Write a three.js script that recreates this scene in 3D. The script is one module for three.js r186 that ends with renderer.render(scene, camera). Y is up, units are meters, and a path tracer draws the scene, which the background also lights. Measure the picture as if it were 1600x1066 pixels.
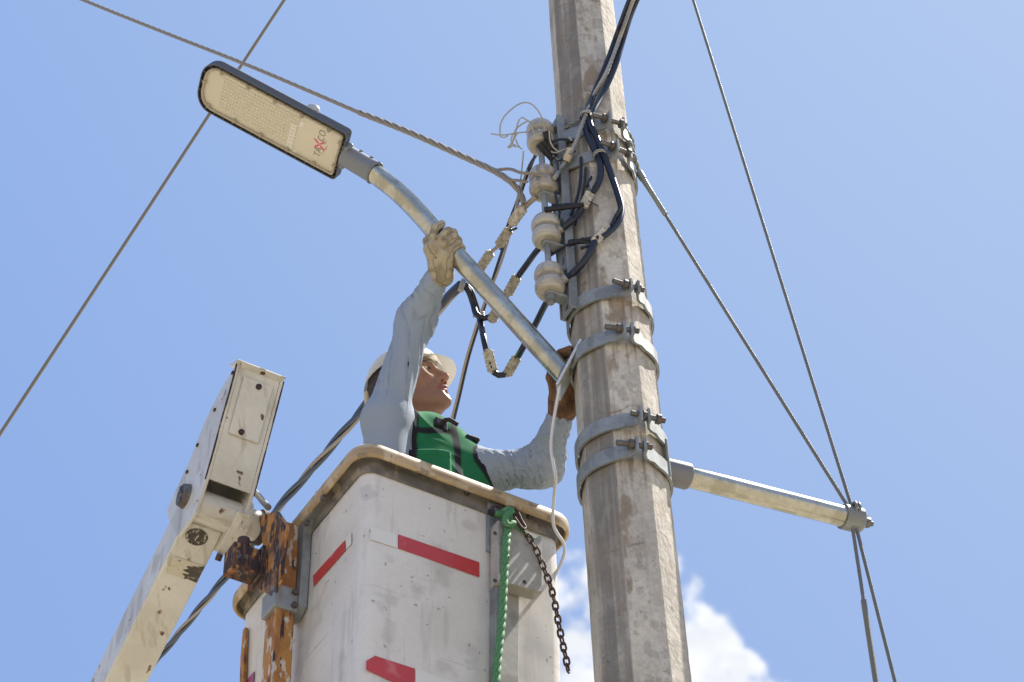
import * as THREE from 'three';
import { mergeGeometries } from 'three/addons/utils/BufferGeometryUtils.js';
import { RoundedBoxGeometry } from 'three/addons/geometries/RoundedBoxGeometry.js';
import { ImprovedNoise } from 'three/addons/math/ImprovedNoise.js';
import { FontLoader } from 'three/addons/loaders/FontLoader.js';
import { TextGeometry } from 'three/addons/geometries/TextGeometry.js';

// ---------------------------------------------------------------- camera, sky, sun, exposure
const V = (x, y, z) => new THREE.Vector3(x, y, z);
const rad = (d) => d * Math.PI / 180;
const FOCAL = 3300, PITCH = rad(45), ROLL = rad(2.5);
const EYE = V(0, 1.6, 0);
const FWD = V(0, Math.sin(PITCH), -Math.cos(PITCH));
const R0 = V(1, 0, 0), U0 = V(0, Math.cos(PITCH), Math.sin(PITCH));
const RIGHT = R0.clone().multiplyScalar(Math.cos(ROLL)).addScaledVector(U0, -Math.sin(ROLL));
const UPV = R0.clone().multiplyScalar(Math.sin(ROLL)).addScaledVector(U0, Math.cos(ROLL));

const scene = new THREE.Scene();
const camera = new THREE.PerspectiveCamera(2 * Math.atan(533 / FOCAL) * 180 / Math.PI, 1024 / 682, 0.1, 2000);
camera.position.copy(EYE);
camera.quaternion.setFromRotationMatrix(new THREE.Matrix4().makeBasis(RIGHT, UPV, FWD.clone().negate()));
camera.updateMatrixWorld();

const renderer = new THREE.WebGLRenderer({ antialias: true });
renderer.setSize(1024, 682);
renderer.toneMapping = THREE.LinearToneMapping;
const EXPOSURE = 2.08;
renderer.toneMappingExposure = EXPOSURE;
renderer.shadowMap.enabled = true;
renderer.shadowMap.type = THREE.PCFSoftShadowMap;

const SUN_AZ = rad(-27), SUN_EL = rad(60);
const SUN_DIR = V(Math.cos(SUN_AZ) * Math.cos(SUN_EL), Math.sin(SUN_EL), Math.sin(SUN_AZ) * Math.cos(SUN_EL));
const sun = new THREE.DirectionalLight(new THREE.Color(1, 0.95, 0.86), 4.4);
sun.position.copy(V(0, 5, -4).addScaledVector(SUN_DIR, 30));
sun.target.position.set(0, 5, -4);
sun.castShadow = true;
sun.shadow.mapSize.set(4096, 4096);
Object.assign(sun.shadow.camera, { left: -8, right: 8, top: 8, bottom: -8, near: 1, far: 60 });
sun.shadow.bias = -0.0005;
scene.add(sun, sun.target);

const perlin = new ImprovedNoise();
const fbm3 = (x, y, z, o = 4) => { let s = 0, a = 0.5, t = 0; for (let i = 0; i < o; i++) { s += a * perlin.noise(x, y, z); t += a; a *= 0.5; x *= 2.03; y *= 2.03; z *= 2.03; x += 7.1; y += 3.3; } return s / t; };
const sstep = (a, b, x) => { const t = Math.min(1, Math.max(0, (x - a) / (b - a))); return t * t * (3 - 2 * t); };
const lerp = (a, b, t) => a + (b - a) * t;

// the sky: blue air that pales toward the sun and the horizon, with scattered fair-weather cumulus
{
  const w = 4096, h = 2048, data = new Float32Array(w * h * 4);
  const dirOf = (x, y) => FWD.clone().addScaledVector(RIGHT, (x - 800) / FOCAL).addScaledVector(UPV, (533 - y) / FOCAL).normalize();
  const puffs = [[1110, 1050, .020], [1075, 960, .013], [1055, 890, .008], [1140, 1070, .010], [1170, 1045, .008], [1195, 1075, .007], [905, 960, .014], [886, 905, .010], [912, 880, .010], [884, 985, .010], [870, 940, .008], [1030, 1100, .03], [930, 1110, .024], [860, 1120, .015], [1100, 1000, .012]].map(([x, y, r]) => [dirOf(x, y), r]);
  for (let j = 0; j < h; j++) {
    const el = ((j + .5) / h - .5) * Math.PI, ce = Math.cos(el), se = Math.sin(el);
    for (let i = 0; i < w; i++) {
      const az = ((i + .5) / w - .5) * 2 * Math.PI, x = ce * Math.cos(az), y = se, z = ce * Math.sin(az);
      const k = (j * w + i) * 4;
      const e = Math.max(0, el);
      const cs = x * SUN_DIR.x + y * SUN_DIR.y + z * SUN_DIR.z;
      const glow = 1.0 * Math.pow(Math.max(0, cs), 3.5) + .5 * Math.pow(Math.max(0, cs), 40);
      const hz = Math.pow(1 - Math.min(1, e / 1.3), 4.5);
      let r = .212 + .315 * glow + .42 * hz, g = .372 + .29 * glow + .34 * hz, b = .775 + .12 * glow + .12 * hz;
      if (el > -0.02 && el < 0.72) {
        // how much cloud stands in this direction: the puffs in view, others like them elsewhere
        let m = 0, near = false;
        for (const [d, rr] of puffs) { const q = (1 - (d.x * x + d.y * y + d.z * z)) * 2 / (rr * rr); if (q < 9) { near = true; m += Math.exp(-q * .9); } }
        const far = fbm3(x * 3.1 + 11, y * 5.2, z * 3.1 + 4, 2) * 2.2 - .12 - 1.4 * sstep(.42, .66, el);
        m = Math.max(Math.min(1.15, m), near ? 0 : Math.min(1, far));
        if (m > .02) {
          const n1 = fbm3(x * 34, y * 40, z * 34, 6), n2 = fbm3(x * 42 + 5.5, y * 55 + .9, z * 42 + 3, 5);
          const c = sstep(.34, .98, m * .85 + n1 * 1.9 + .04), light = .92 + .18 * sstep(-.3, .35, n2);
          r = lerp(r, 1.0 * light, c * .93); g = lerp(g, 1.02 * light, c * .93); b = lerp(b, 1.06 * light, c * .93);
        }
      }
      data[k] = r / EXPOSURE; data[k + 1] = g / EXPOSURE; data[k + 2] = b / EXPOSURE; data[k + 3] = 1;
    }
  }
  const sky = new THREE.DataTexture(data, w, h, THREE.RGBAFormat, THREE.FloatType);
  sky.mapping = THREE.EquirectangularReflectionMapping;
  sky.magFilter = sky.minFilter = THREE.LinearFilter;
  sky.needsUpdate = true;
  scene.background = sky;
  scene.environment = sky;
}

// ---------------------------------------------------------------- helpers
let seed = 12345;
const rnd = () => { seed = (seed * 1664525 + 1013904223) >>> 0; return seed / 4294967296; };
const ray = (x, y) => FWD.clone().addScaledVector(RIGHT, (x - 800) / FOCAL).addScaledVector(UPV, (533 - y) / FOCAL);
const at = (x, y, depth) => EYE.clone().addScaledVector(ray(x, y), depth);          // a surveyed point: direction and distance
const atPlane = (x, y, p, n) => { const d = ray(x, y); return EYE.clone().addScaledVector(d, n.dot(p.clone().sub(EYE)) / n.dot(d)); };
const imgY = (q) => { const v = q.clone().sub(EYE); return 533 - FOCAL * v.dot(UPV) / v.dot(FWD); };
const depthOf = (q) => q.clone().sub(EYE).dot(FWD);
function heightAt(x, z, py) { let lo = 0, hi = 15; for (let i = 0; i < 50; i++) { const m = (lo + hi) / 2; if (imgY(V(x, m, z)) > py) lo = m; else hi = m; } return lo; }

const taken = {};
const numbered = (n) => { const k = taken[n] = (taken[n] ?? -1) + 1; return k ? n + '_' + String(k).padStart(3, '0') : n; };
function thing(name, label, category, base, turn = 0, group) {
  const o = new THREE.Group(); o.name = numbered(name); o.position.copy(base); o.rotation.y = turn;
  o.userData = { label, category }; if (group) o.userData.group = group;
  scene.add(o); o.updateMatrixWorld(true); return o;
}
function part(parent, name, geo, mat, label) {            // geo is given in world space
  const inv = parent.matrixWorld.clone().invert();
  const m = new THREE.Mesh(geo.applyMatrix4(inv), mat); m.name = name; m.castShadow = m.receiveShadow = true;
  if (label) m.userData.label = label;
  parent.add(m); m.updateMatrixWorld(true); return m;
}
function clean(g) { const n = g.index ? g.toNonIndexed() : g; for (const k of Object.keys(n.attributes)) if (!['position', 'normal', 'uv'].includes(k)) n.deleteAttribute(k); if (!n.attributes.uv) n.setAttribute('uv', new THREE.BufferAttribute(new Float32Array(n.attributes.position.count * 2), 2)); if (!n.attributes.normal) n.computeVertexNormals(); return n; }
const mg = (list) => mergeGeometries(list.map(clean));
function boxUV(g0, s = 1) {                               // uv in metres / s, by the side a face looks to
  const g = clean(g0), p = g.attributes.position, uv = g.attributes.uv, a = V(0, 0, 0), b = V(0, 0, 0), c = V(0, 0, 0);
  for (let i = 0; i < p.count; i += 3) {
    a.fromBufferAttribute(p, i); b.fromBufferAttribute(p, i + 1).sub(a); c.fromBufferAttribute(p, i + 2).sub(a); b.cross(c);
    const ax = Math.abs(b.x), ay = Math.abs(b.y), az = Math.abs(b.z);
    for (let k = 0; k < 3; k++) { const x = p.getX(i + k), y = p.getY(i + k), z = p.getZ(i + k); if (ay > ax && ay > az) uv.setXY(i + k, x / s, z / s); else if (ax > az) uv.setXY(i + k, z / s, y / s); else uv.setXY(i + k, x / s, y / s); }
  }
  return g;
}
const basis = (x, y, z, o) => new THREE.Matrix4().makeBasis(x, y, z).setPosition(o);
function frame(dir, hint = V(0, 1, 0)) { const z = dir.clone().normalize(); let x = hint.clone().cross(z); if (x.lengthSq() < 1e-6) x = V(1, 0, 0).cross(z); x.normalize(); return [x, z.clone().cross(x), z]; }
function tube(pts, r, { n, radial = 8, closed = false, caps = true, k } = {}) {
  const c = pts.getPointAt ? pts : new THREE.CatmullRomCurve3(pts, closed, 'centripetal');
  const len = c.getLength(), seg = n || Math.max(6, Math.min(400, Math.round(len / Math.max(.012, r * 1.5))));
  const g = new THREE.TubeGeometry(c, seg, r, radial, closed);
  const uv = g.attributes.uv; for (let i = 0; i < uv.count; i++) uv.setXY(i, uv.getX(i) * len, uv.getY(i) * r * 6.28);
  if (k) { const p = g.attributes.position, fr = c; for (let i = 0; i <= seg; i++) { const q = c.getPointAt(i / seg), s = k(i / seg); for (let j = 0; j <= radial; j++) { const m = i * (radial + 1) + j; p.setXYZ(m, q.x + (p.getX(m) - q.x) * s, q.y + (p.getY(m) - q.y) * s, q.z + (p.getZ(m) - q.z) * s); } } g.computeVertexNormals(); }
  if (closed || !caps) return g;
  const out = [g];
  for (const t of [0, 1]) { const q = c.getPointAt(t), d = c.getTangentAt(t).multiplyScalar(t ? 1 : -1), [x, y, z] = frame(d); out.push(new THREE.CircleGeometry(r * (k ? k(t) : 1), radial).applyMatrix4(basis(x, y, z, q))); }
  return mg(out);
}
function cyl(a, b, r1, r2 = r1, seg = 16, hint) { const d = b.clone().sub(a), [x, , z] = frame(d, hint), g = new THREE.CylinderGeometry(r2, r1, d.length(), seg); const uv = g.attributes.uv, L = d.length(); for (let i = 0; i < uv.count; i++) uv.setXY(i, uv.getX(i) * r1 * 6.28, uv.getY(i) * L); const y = z, zz = x.clone().cross(y); return g.applyMatrix4(basis(x, y, zz, a.clone().add(b).multiplyScalar(.5))); }
function strands(pts, R, r, nS, pitch, { radial = 6, n, phase = 0 } = {}) {    // a cable laid up of twisted wires
  const c = pts.getPointAt ? pts : new THREE.CatmullRomCurve3(pts, false, 'centripetal'), len = c.getLength();
  const steps = n || Math.min(900, Math.ceil(len / pitch * 8)), fr = c.computeFrenetFrames(steps, false), out = [];
  const P = []; for (let i = 0; i <= steps; i++) P.push(c.getPointAt(i / steps));
  for (let s = 0; s < nS; s++) {
    const q = P.map((p, i) => { const a = phase + s / nS * 2 * Math.PI + i / steps * len / pitch * 2 * Math.PI; return p.clone().addScaledVector(fr.normals[i], Math.cos(a) * R).addScaledVector(fr.binormals[i], Math.sin(a) * R); });
    out.push(tube(new THREE.CatmullRomCurve3(q), r, { n: steps, radial, caps: true }));
  }
  return mg(out);
}
function rbox(c, size, M, r = .004, seg = 2) { const g = new RoundedBoxGeometry(size[0], size[1], size[2], seg, Math.min(r, Math.min(...size) / 2 - 1e-4)); if (M) g.applyMatrix4(M.clone().setPosition(0, 0, 0)); return boxUV(g.translate(c.x, c.y, c.z), 1); }
function poly(points, n, depth) {                          // a flat plate: outline in world space, thickness along n
  const o = points[0], z = n.clone().normalize(), x = points[1].clone().sub(o).normalize(), y = z.clone().cross(x), s = new THREE.Shape(points.map((p) => { const d = p.clone().sub(o); return new THREE.Vector2(d.dot(x), d.dot(y)); }));
  const b = Math.min(.0015, depth * .3), g = new THREE.ExtrudeGeometry(s, { depth: Math.max(1e-4, depth - 2 * b), bevelEnabled: depth > .003, bevelThickness: b, bevelSize: b, bevelSegments: 1, curveSegments: 8 });
  if (depth > .003) g.translate(0, 0, b);
  return boxUV(g.applyMatrix4(basis(x, y, z, o)), 1);
}
function hexBolt(a, b, r, head = .018, ht = .012) {        // a threaded rod with a nut at each end
  const d = b.clone().sub(a).normalize();
  return mg([cyl(a, b, r, r, 10), cyl(a.clone().addScaledVector(d, .012), a.clone().addScaledVector(d, .012 + ht), head, head, 6), cyl(b.clone().addScaledVector(d, -.03 - ht), b.clone().addScaledVector(d, -.03), head, head, 6)]);
}

// ---------------------------------------------------------------- procedural textures
const hash2 = (x, y, s) => { let h = (x * 374761393 + y * 668265263 + s * 2147483647) | 0; h = Math.imul(h ^ (h >>> 13), 1274126177); return ((h ^ (h >>> 16)) >>> 0) / 4294967296; };
function vnoise(x, y, px, py, s = 0) { const xi = Math.floor(x), yi = Math.floor(y), fx = x - xi, fy = y - yi, u = fx * fx * (3 - 2 * fx), v = fy * fy * (3 - 2 * fy), m = (a, p) => ((a % p) + p) % p; const a = hash2(m(xi, px), m(yi, py), s), b = hash2(m(xi + 1, px), m(yi, py), s), c = hash2(m(xi, px), m(yi + 1, py), s), d = hash2(m(xi + 1, px), m(yi + 1, py), s); return lerp(lerp(a, b, u), lerp(c, d, u), v); }
function fb(u, v, fx, fy, o = 4, s = 0) { let t = 0, a = .5, n = 0; for (let i = 0; i < o; i++) { t += a * vnoise(u * fx, v * fy, fx, fy, s + i * 17); n += a; a *= .5; fx *= 2; fy *= 2; } return t / n; }   // tiles over 0..1
const toS = (c) => Math.round(255 * Math.min(1, Math.max(0, c <= .0031308 ? 12.92 * c : 1.055 * Math.pow(c, 1 / 2.4) - .055)));
function tex(w, h, fn, srgb = true, rep = [1, 1]) {
  const d = new Uint8Array(w * h * 4);
  for (let j = 0; j < h; j++) for (let i = 0; i < w; i++) { const c = fn((i + .5) / w, (j + .5) / h), k = (j * w + i) * 4; if (srgb) { d[k] = toS(c[0]); d[k + 1] = toS(c[1]); d[k + 2] = toS(c[2]); } else { d[k] = d[k + 1] = d[k + 2] = Math.round(255 * Math.min(1, Math.max(0, c))); } d[k + 3] = 255; }
  const t = new THREE.DataTexture(d, w, h); t.wrapS = t.wrapT = THREE.RepeatWrapping; t.magFilter = THREE.LinearFilter; t.minFilter = THREE.LinearMipmapLinearFilter; t.generateMipmaps = true; if (srgb) t.colorSpace = THREE.SRGBColorSpace; t.repeat.set(...rep); t.needsUpdate = true; return t;
}
const mix3 = (a, b, t) => [lerp(a[0], b[0], t), lerp(a[1], b[1], t), lerp(a[2], b[2], t)];
const std = (o) => new THREE.MeshStandardMaterial(o), phy = (o) => new THREE.MeshPhysicalMaterial(o);
const rgb = (r, g, b) => new THREE.Color().setRGB(r, g, b);

const M = {};
{
  // galvanised zinc: mottled spangle, dull stains (texture covers 0.5 m)
  const zn = (base, dark, k) => tex(512, 512, (u, v) => { const n = fb(u, v, 6, 6, 5, 3), s = fb(u, v, 40, 40, 2, 8), w = sstep(.58, .72, fb(u, v, 9, 5, 4, 21)); let c = mix3(base, dark, n * .9); c = c.map((x) => x * (.86 + .28 * s)); return mix3(c, k, w * .55); });
  M.zinc = std({ map: zn([.33, .35, .35], [.215, .23, .235], [.17, .17, .155]), metalness: .35, roughness: .6 });
  M.zinc.map.repeat.set(2, 2);
  M.pipe = std({ map: zn([.53, .51, .435], [.42, .405, .335], [.31, .29, .23]), metalness: .88, roughness: .36, roughnessMap: tex(256, 256, (u, v) => .75 + .5 * (fb(u, v, 8, 8, 4, 5) - .5), false) });
  M.pipe.map.repeat.set(3, 3);
  M.bolt = std({ map: zn([.20, .195, .19], [.12, .11, .10], [.10, .07, .05]), metalness: .6, roughness: .55 }); M.bolt.map.repeat.set(6, 6);
  M.castGrey = std({ color: rgb(.19, .19, .20), metalness: .35, roughness: .5 });
  M.black = std({ color: rgb(.013, .016, .03), roughness: .38 });
  M.blackTape = std({ color: rgb(.012, .012, .017), roughness: .6 });
  M.grey = std({ color: rgb(.27, .29, .27), metalness: .45, roughness: .55 });
  M.steelWire = std({ color: rgb(.20, .20, .19), metalness: .5, roughness: .55 });
  M.guy = std({ color: rgb(.19, .195, .19), metalness: .35, roughness: .6 });
  M.alu = std({ map: tex(128, 128, (u, v) => mix3([.44, .40, .32], [.27, .24, .19], sstep(.35, .7, fb(u, v, 6, 6, 4, 3))), true, [20, 20]), metalness: .3, roughness: .5 });
  M.aluBright = std({ map: tex(128, 128, (u, v) => mix3([.56, .52, .43], [.36, .32, .25], sstep(.35, .7, fb(u, v, 6, 6, 4, 3))), true, [20, 20]), metalness: .3, roughness: .45 });
  M.ceramic = phy({ map: tex(256, 256, (u, v) => { const n = fb(u, v, 5, 5, 4, 9); return mix3([.43, .395, .325], [.31, .275, .215], sstep(.4, .75, n)); }), roughness: .22, clearcoat: 1, clearcoatRoughness: .12 });
  M.ceramicDark = phy({ map: tex(256, 256, (u, v) => { const n = fb(u, v, 6, 4, 5, 19), k = sstep(.6, .75, fb(u, v, 9, 3, 4, 29)); return mix3(mix3([.41, .37, .30], [.29, .25, .19], sstep(.35, .7, n)), [.13, .11, .085], k * .6); }), roughness: .28, clearcoat: .8, clearcoatRoughness: .2 });
  M.cord = std({ color: rgb(.66, .66, .66), roughness: .55 });
  // weathered concrete pole: perimeter x 3.2 m, cast facets, dark runs, rust-brown blotches, hairline cracks
  const W8 = 8, BAND_H = [2.14, 2.01, 1.46, 1.30, 1.0, .91];                          // clamp heights above the texture's foot
  const conc = (u, v) => {
    const f = u * W8, fi = Math.floor(f), fu = f - fi, H = v * 3.2;
    const n = fb(u, v, 10, 40, 5, 1), g = fb(u, v, 90, 360, 3, 2), big = fb(u, v, 4, 8, 4, 4);
    const run = fb(u, v, 64, 6, 4, 31);                                              // runs down the shaft
    let c = mix3([.53, .485, .41], [.40, .365, .31], sstep(.3, .72, n * .6 + big * .45));
    c = c.map((x) => x * (.80 + .40 * g) * [1.08, 1.10, .74, 1.04, 1, 1, 1, 1][fi % 8]);  // base tone set facet by facet, front-left darkest, its neighbours paler
    const dirty = [.10, .12, .95, .15, .3, .25, .2, .1][fi % 8];                     // share of grime per facet, by far the most on the front-left
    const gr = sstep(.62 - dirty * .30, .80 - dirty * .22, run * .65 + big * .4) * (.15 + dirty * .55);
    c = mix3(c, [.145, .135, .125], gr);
    const light = sstep(.60, .74, fb(u, v, 48, 5, 4, 77)); c = mix3(c, [.54, .50, .42], light * .2);
    const rb = sstep(.57, .68, fb(u, v, 12, 34, 4, 51)); c = mix3(c, [.25, .185, .125], rb * (fi === 1 ? .75 : .25));
    const lime = sstep(.60, .70, fb(u, v, 20, 60, 5, 61)); c = mix3(c, [.60, .56, .50], lime * (fi === 1 ? .4 : .12));
    for (const [h0, s] of [[.23, 3], [.62, 5], [1.05, 7], [1.52, 9], [1.83, 12], [2.28, 14], [2.75, 16], [2.98, 19]]) {   // hairline shrinkage cracks, a brown weep round each
      const w = h0 + .035 * (fb(u, v, 12, 2, 3, s) - .5) * 2, d = H - w, on = sstep(.42, .5, fb(u, v, 8, 2, 2, s + 40));
      c = mix3(c, [.20, .14, .10], on * (Math.exp(-d * d / .000006) * .55 + Math.exp(-d * d / .0012) * .42 * sstep(.4, .65, fb(u, v, 40, 80, 3, s + 9))));
    }
    // rusty runs below each clamp band, brown damp patches
    for (const hb of BAND_H) { const d = hb - H - .02; if (d > 0 && d < .16) c = mix3(c, [.19, .135, .09], (fi === 1 ? .65 : .35) * sstep(.16, .0, d) * sstep(.48, .66, fb(u, v, 96, 10, 3, 23) * .7 + .3 * fb(u, v, 30, 60, 3, 29))); }
    const fine = sstep(.56, .64, fb(u, v, 36, 130, 4, 67)); c = mix3(c, [.19, .15, .115], fine * (fi === 1 ? .32 : .18));
    const pit = sstep(.80, .86, vnoise(u * 130, v * 520, 130, 520, 71)) * sstep(.55, .7, fb(u, v, 14, 50, 2, 88)); c = c.map((x) => x * (1 - .3 * pit));
    const e = Math.min(fu, 1 - fu); if (e < .05) c = mix3(c, [.52, .48, .41], (1 - e / .05) * .35 * sstep(.3, .6, fb(u, v, 40, 90, 3, 5)));   // rubbed arrises
    return c;
  };
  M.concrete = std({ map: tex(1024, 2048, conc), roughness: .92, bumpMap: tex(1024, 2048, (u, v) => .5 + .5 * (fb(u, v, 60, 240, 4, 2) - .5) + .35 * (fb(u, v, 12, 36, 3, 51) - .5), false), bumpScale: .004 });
  // gel-coat of the bucket: off-white, scuffs, specks, faint runs (1 m)
  const gel = (u, v) => { let c = mix3([.70, .665, .605], [.60, .565, .505], sstep(.35, .75, fb(u, v, 4, 5, 5, 6))); c = c.map((x) => x * (.96 + .08 * fb(u, v, 120, 120, 2, 3))); c = mix3(c, [.42, .39, .35], sstep(.60, .78, fb(u, v, 46, 5, 4, 12)) * .35); c = mix3(c, [.36, .33, .29], sstep(.62, .80, fb(u, v, 14, 16, 5, 44)) * .38); c = mix3(c, [.22, .17, .13], sstep(.84, .89, fb(u, v, 70, 70, 2, 90)) * .6); const s = fb(u + v * .35, v, 4, 150, 2, 33); c = mix3(c, [.45, .42, .38], sstep(.76, .84, s) * sstep(.5, .62, fb(u, v, 6, 8, 2, 37)) * .6); return c; };
  M.gel = phy({ map: tex(1024, 1024, gel), roughness: .42, clearcoat: .15, clearcoatRoughness: .4 });
  // lip of the bucket: yellowed resin, worn
  M.lip = std({ map: tex(512, 512, (u, v) => { let c = mix3([.48, .355, .20], [.34, .235, .125], sstep(.35, .7, fb(u, v, 8, 30, 5, 2))); c = mix3(c, [.56, .47, .34], sstep(.55, .7, fb(u, v, 16, 16, 4, 5)) * .6); return mix3(c, [.18, .13, .09], sstep(.64, .76, fb(u, v, 20, 24, 4, 8)) * .7); }), roughness: .45 });
  M.flange = std({ map: tex(512, 512, (u, v) => { let c = mix3([.20, .18, .155], [.11, .097, .083], sstep(.3, .7, fb(u, v, 10, 10, 5, 3))); return mix3(c, [.34, .27, .18], sstep(.58, .72, fb(u, v, 18, 14, 4, 9)) * .7); }), roughness: .7 });  // grimy underside; shade under the lip is painted into its dark base too
  // cream boom paint with rust chips (0.6 m)
  const boomP = (u, v) => { let c = mix3([.64, .62, .555], [.55, .525, .46], sstep(.35, .7, fb(u, v, 5, 5, 5, 7))); c = c.map((x) => x * (.95 + .1 * fb(u, v, 90, 90, 2, 4))); c = mix3(c, [.38, .33, .25], sstep(.56, .72, fb(u, v, 30, 7, 4, 15)) * .55); const ch = fb(u, v, 22, 22, 5, 27); c = mix3(c, [.30, .17, .09], sstep(.765, .785, ch) * .9); return mix3(c, [.09, .055, .04], sstep(.795, .815, ch)); };
  M.boom = phy({ map: tex(1024, 1024, boomP, true, [1.6, 1.6]), roughness: .38, clearcoat: .25, clearcoatRoughness: .35 });
  // orange enamel gone to rust
  const rust = (k) => (u, v) => { const n = fb(u, v, 7, 5, 5, 3), st = fb(u, v, 26, 5, 4, 13); let c = mix3([.43, .205, .05], [.31, .125, .035], sstep(.3, .7, fb(u, v, 16, 16, 4, 8))); c = mix3(c, [.12, .055, .032], sstep(.47 - k, .60 - k, n)); c = mix3(c, [.035, .022, .025], sstep(.52 - k * .7, .60 - k * .7, st * .7 + n * .3)); return mix3(c, [.62, .58, .50], sstep(.62, .70, fb(u, v, 18, 12, 5, 41)) * (k > 0 ? .15 : .75)); };
  M.rust = std({ map: tex(512, 512, rust(0.03), true, [4, 4]), roughness: .75 });
  M.rustDark = std({ map: tex(512, 512, rust(.16), true, [5, 5]), roughness: .8 });
  M.rustPost = std({ map: tex(512, 512, rust(-.11), true, [4, 2]), roughness: .7 });
  M.hatBand = std({ color: rgb(.30, .23, .14), roughness: .7 });
  M.zincLight = std({ color: rgb(.58, .60, .60), metalness: .6, roughness: .42 });
  M.lampGrey = std({ color: rgb(.10, .105, .115), metalness: .3, roughness: .5 });
  M.lampFrame = std({ color: rgb(.36, .31, .22), roughness: .5 });
  M.collarGrey = std({ color: rgb(.21, .215, .225), metalness: .3, roughness: .48 });
  M.board = std({ map: tex(256, 256, (u, v) => mix3([.66, .605, .475], [.60, .55, .42], fb(u, v, 5, 5, 4, 3))), roughness: .5 });
  M.domes = std({ color: rgb(.645, .59, .46), roughness: .45 });
  M.pane = phy({ color: rgb(1, 1, 1), transmission: 1, thickness: 0, roughness: .08, ior: 1.45 });
  M.print = std({ color: rgb(.16, .14, .10), roughness: .6 });
  M.pink = std({ color: rgb(.66, .035, .12), roughness: .5 });
  M.photocell = phy({ color: rgb(.62, .64, .66), roughness: .35, transmission: .4, thickness: 0 });
  M.tieWire = std({ color: rgb(.40, .385, .35), metalness: .65, roughness: .42 });
  M.aluWorn = std({ color: rgb(.33, .285, .225), metalness: .5, roughness: .55 });
  M.farWire = std({ color: rgb(.20, .175, .13), roughness: .7 });
  M.blackGreen = std({ color: rgb(.03, .038, .036), roughness: .45 });
  M.bandage = std({ color: rgb(.52, .44, .31), roughness: .8 });
  M.greenScrap = std({ color: rgb(.02, .14, .08), roughness: .6 });
  M.dustyZinc = std({ map: zn([.52, .50, .45], [.36, .35, .32], [.24, .22, .18]), metalness: .25, roughness: .6 }); M.dustyZinc.map.repeat.set(2, 2);
  M.scuffed = std({ map: tex(256, 256, (u, v) => mix3([.06, .05, .04], [.52, .47, .36], sstep(.56, .64, fb(u, v, 12, 5, 5, 5) * .6 + fb(u, v, 50, 4, 3, 9) * .4))), roughness: .6 });
  M.scuffLabel = std({ map: tex(256, 256, (u, v) => { const c = mix3([.60, .55, .43], [.54, .49, .38], fb(u, v, 6, 6, 4, 3)); return mix3(c, [.07, .06, .045], sstep(.52, .58, fb(u, v, 5, 9, 5, 12) * .6 + .5 * (u * .7 + (1 - v) * .2))); }), roughness: .55 });
  M.red = phy({ map: tex(256, 256, (u, v) => mix3(mix3([.56, .045, .04], [.45, .035, .033], fb(u, v, 6, 6, 4, 3)), [.62, .20, .19], sstep(.62, .74, fb(u, v, 20, 20, 4, 7)) * .5)), roughness: .35, clearcoat: .3 });
  M.magenta = std({ color: rgb(.33, .05, .16), roughness: .4 });
  M.tapeWhite = phy({ color: rgb(.72, .70, .64), roughness: .3, clearcoat: .4 });
  M.rope = std({ map: tex(256, 256, (u, v) => mix3([.05, .18, .075], [.12, .29, .125], sstep(.35, .7, fb(u, v, 60, 20, 3, 3)))), roughness: .7 }); M.rope.map.repeat.set(8, 30);
  M.chain = std({ color: rgb(.085, .045, .040), metalness: .3, roughness: .6 });
  M.hatPlastic = phy({ color: rgb(.80, .74, .60), roughness: .6, transmission: .35, thickness: 0 });
  M.shirt = phy({ color: rgb(.285, .335, .41), roughness: .85, sheen: .15, sheenRoughness: .6, bumpMap: tex(256, 256, (u, v) => .5 + .25 * Math.sin(u * 6.283 * 64) * Math.sin(v * 6.283 * 64) + .3 * (fb(u, v, 30, 30, 3, 2) - .5), false, [14, 14]), bumpScale: .0006 });
  M.vest = std({ vertexColors: true, roughness: .95 });
  M.dark = std({ color: rgb(.012, .012, .016), roughness: .7 });
  M.skin = phy({ vertexColors: true, roughness: .48, sheen: .1 });
  M.hair = std({ color: rgb(.035, .024, .018), roughness: .7 });
  M.gloveR = std({ map: tex(256, 256, (u, v) => mix3([.42, .36, .25], [.25, .205, .14], sstep(.35, .72, fb(u, v, 8, 8, 5, 3)))), roughness: .85, bumpMap: tex(256, 256, (u, v) => fb(u, v, 14, 14, 4, 6), false, [6, 6]), bumpScale: .003 }); M.gloveR.map.repeat.set(6, 6);
  M.gloveL = std({ map: tex(256, 256, (u, v) => mix3([.185, .092, .042], [.08, .040, .02], sstep(.35, .72, fb(u, v, 8, 8, 5, 3)))), roughness: .8, bumpMap: M.gloveR.bumpMap, bumpScale: .003 }); M.gloveL.map.repeat.set(6, 6);
  M.trousers = std({ color: rgb(.03, .04, .07), roughness: .85 });
  M.ground = std({ map: tex(1024, 1024, (u, v) => { let c = mix3([.375, .325, .24], [.275, .24, .18], sstep(.3, .7, fb(u, v, 6, 6, 5, 3))); return c.map((x) => x * (.85 + .3 * fb(u, v, 200, 200, 2, 9))); }), roughness: .95 });
}

// ---------------------------------------------------------------- ground
{
  const g = new THREE.PlaneGeometry(900, 900, 1, 1).rotateX(-Math.PI / 2); const uv = g.attributes.uv; for (let i = 0; i < uv.count; i++) uv.setXY(i, uv.getX(i) * 150, uv.getY(i) * 150);
  const m = new THREE.Mesh(g, M.ground); m.name = 'ground'; m.receiveShadow = true; m.userData = { kind: 'structure', label: 'sunlit bare tan earth around the pole', category: 'ground' }; scene.add(m);
}

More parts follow.
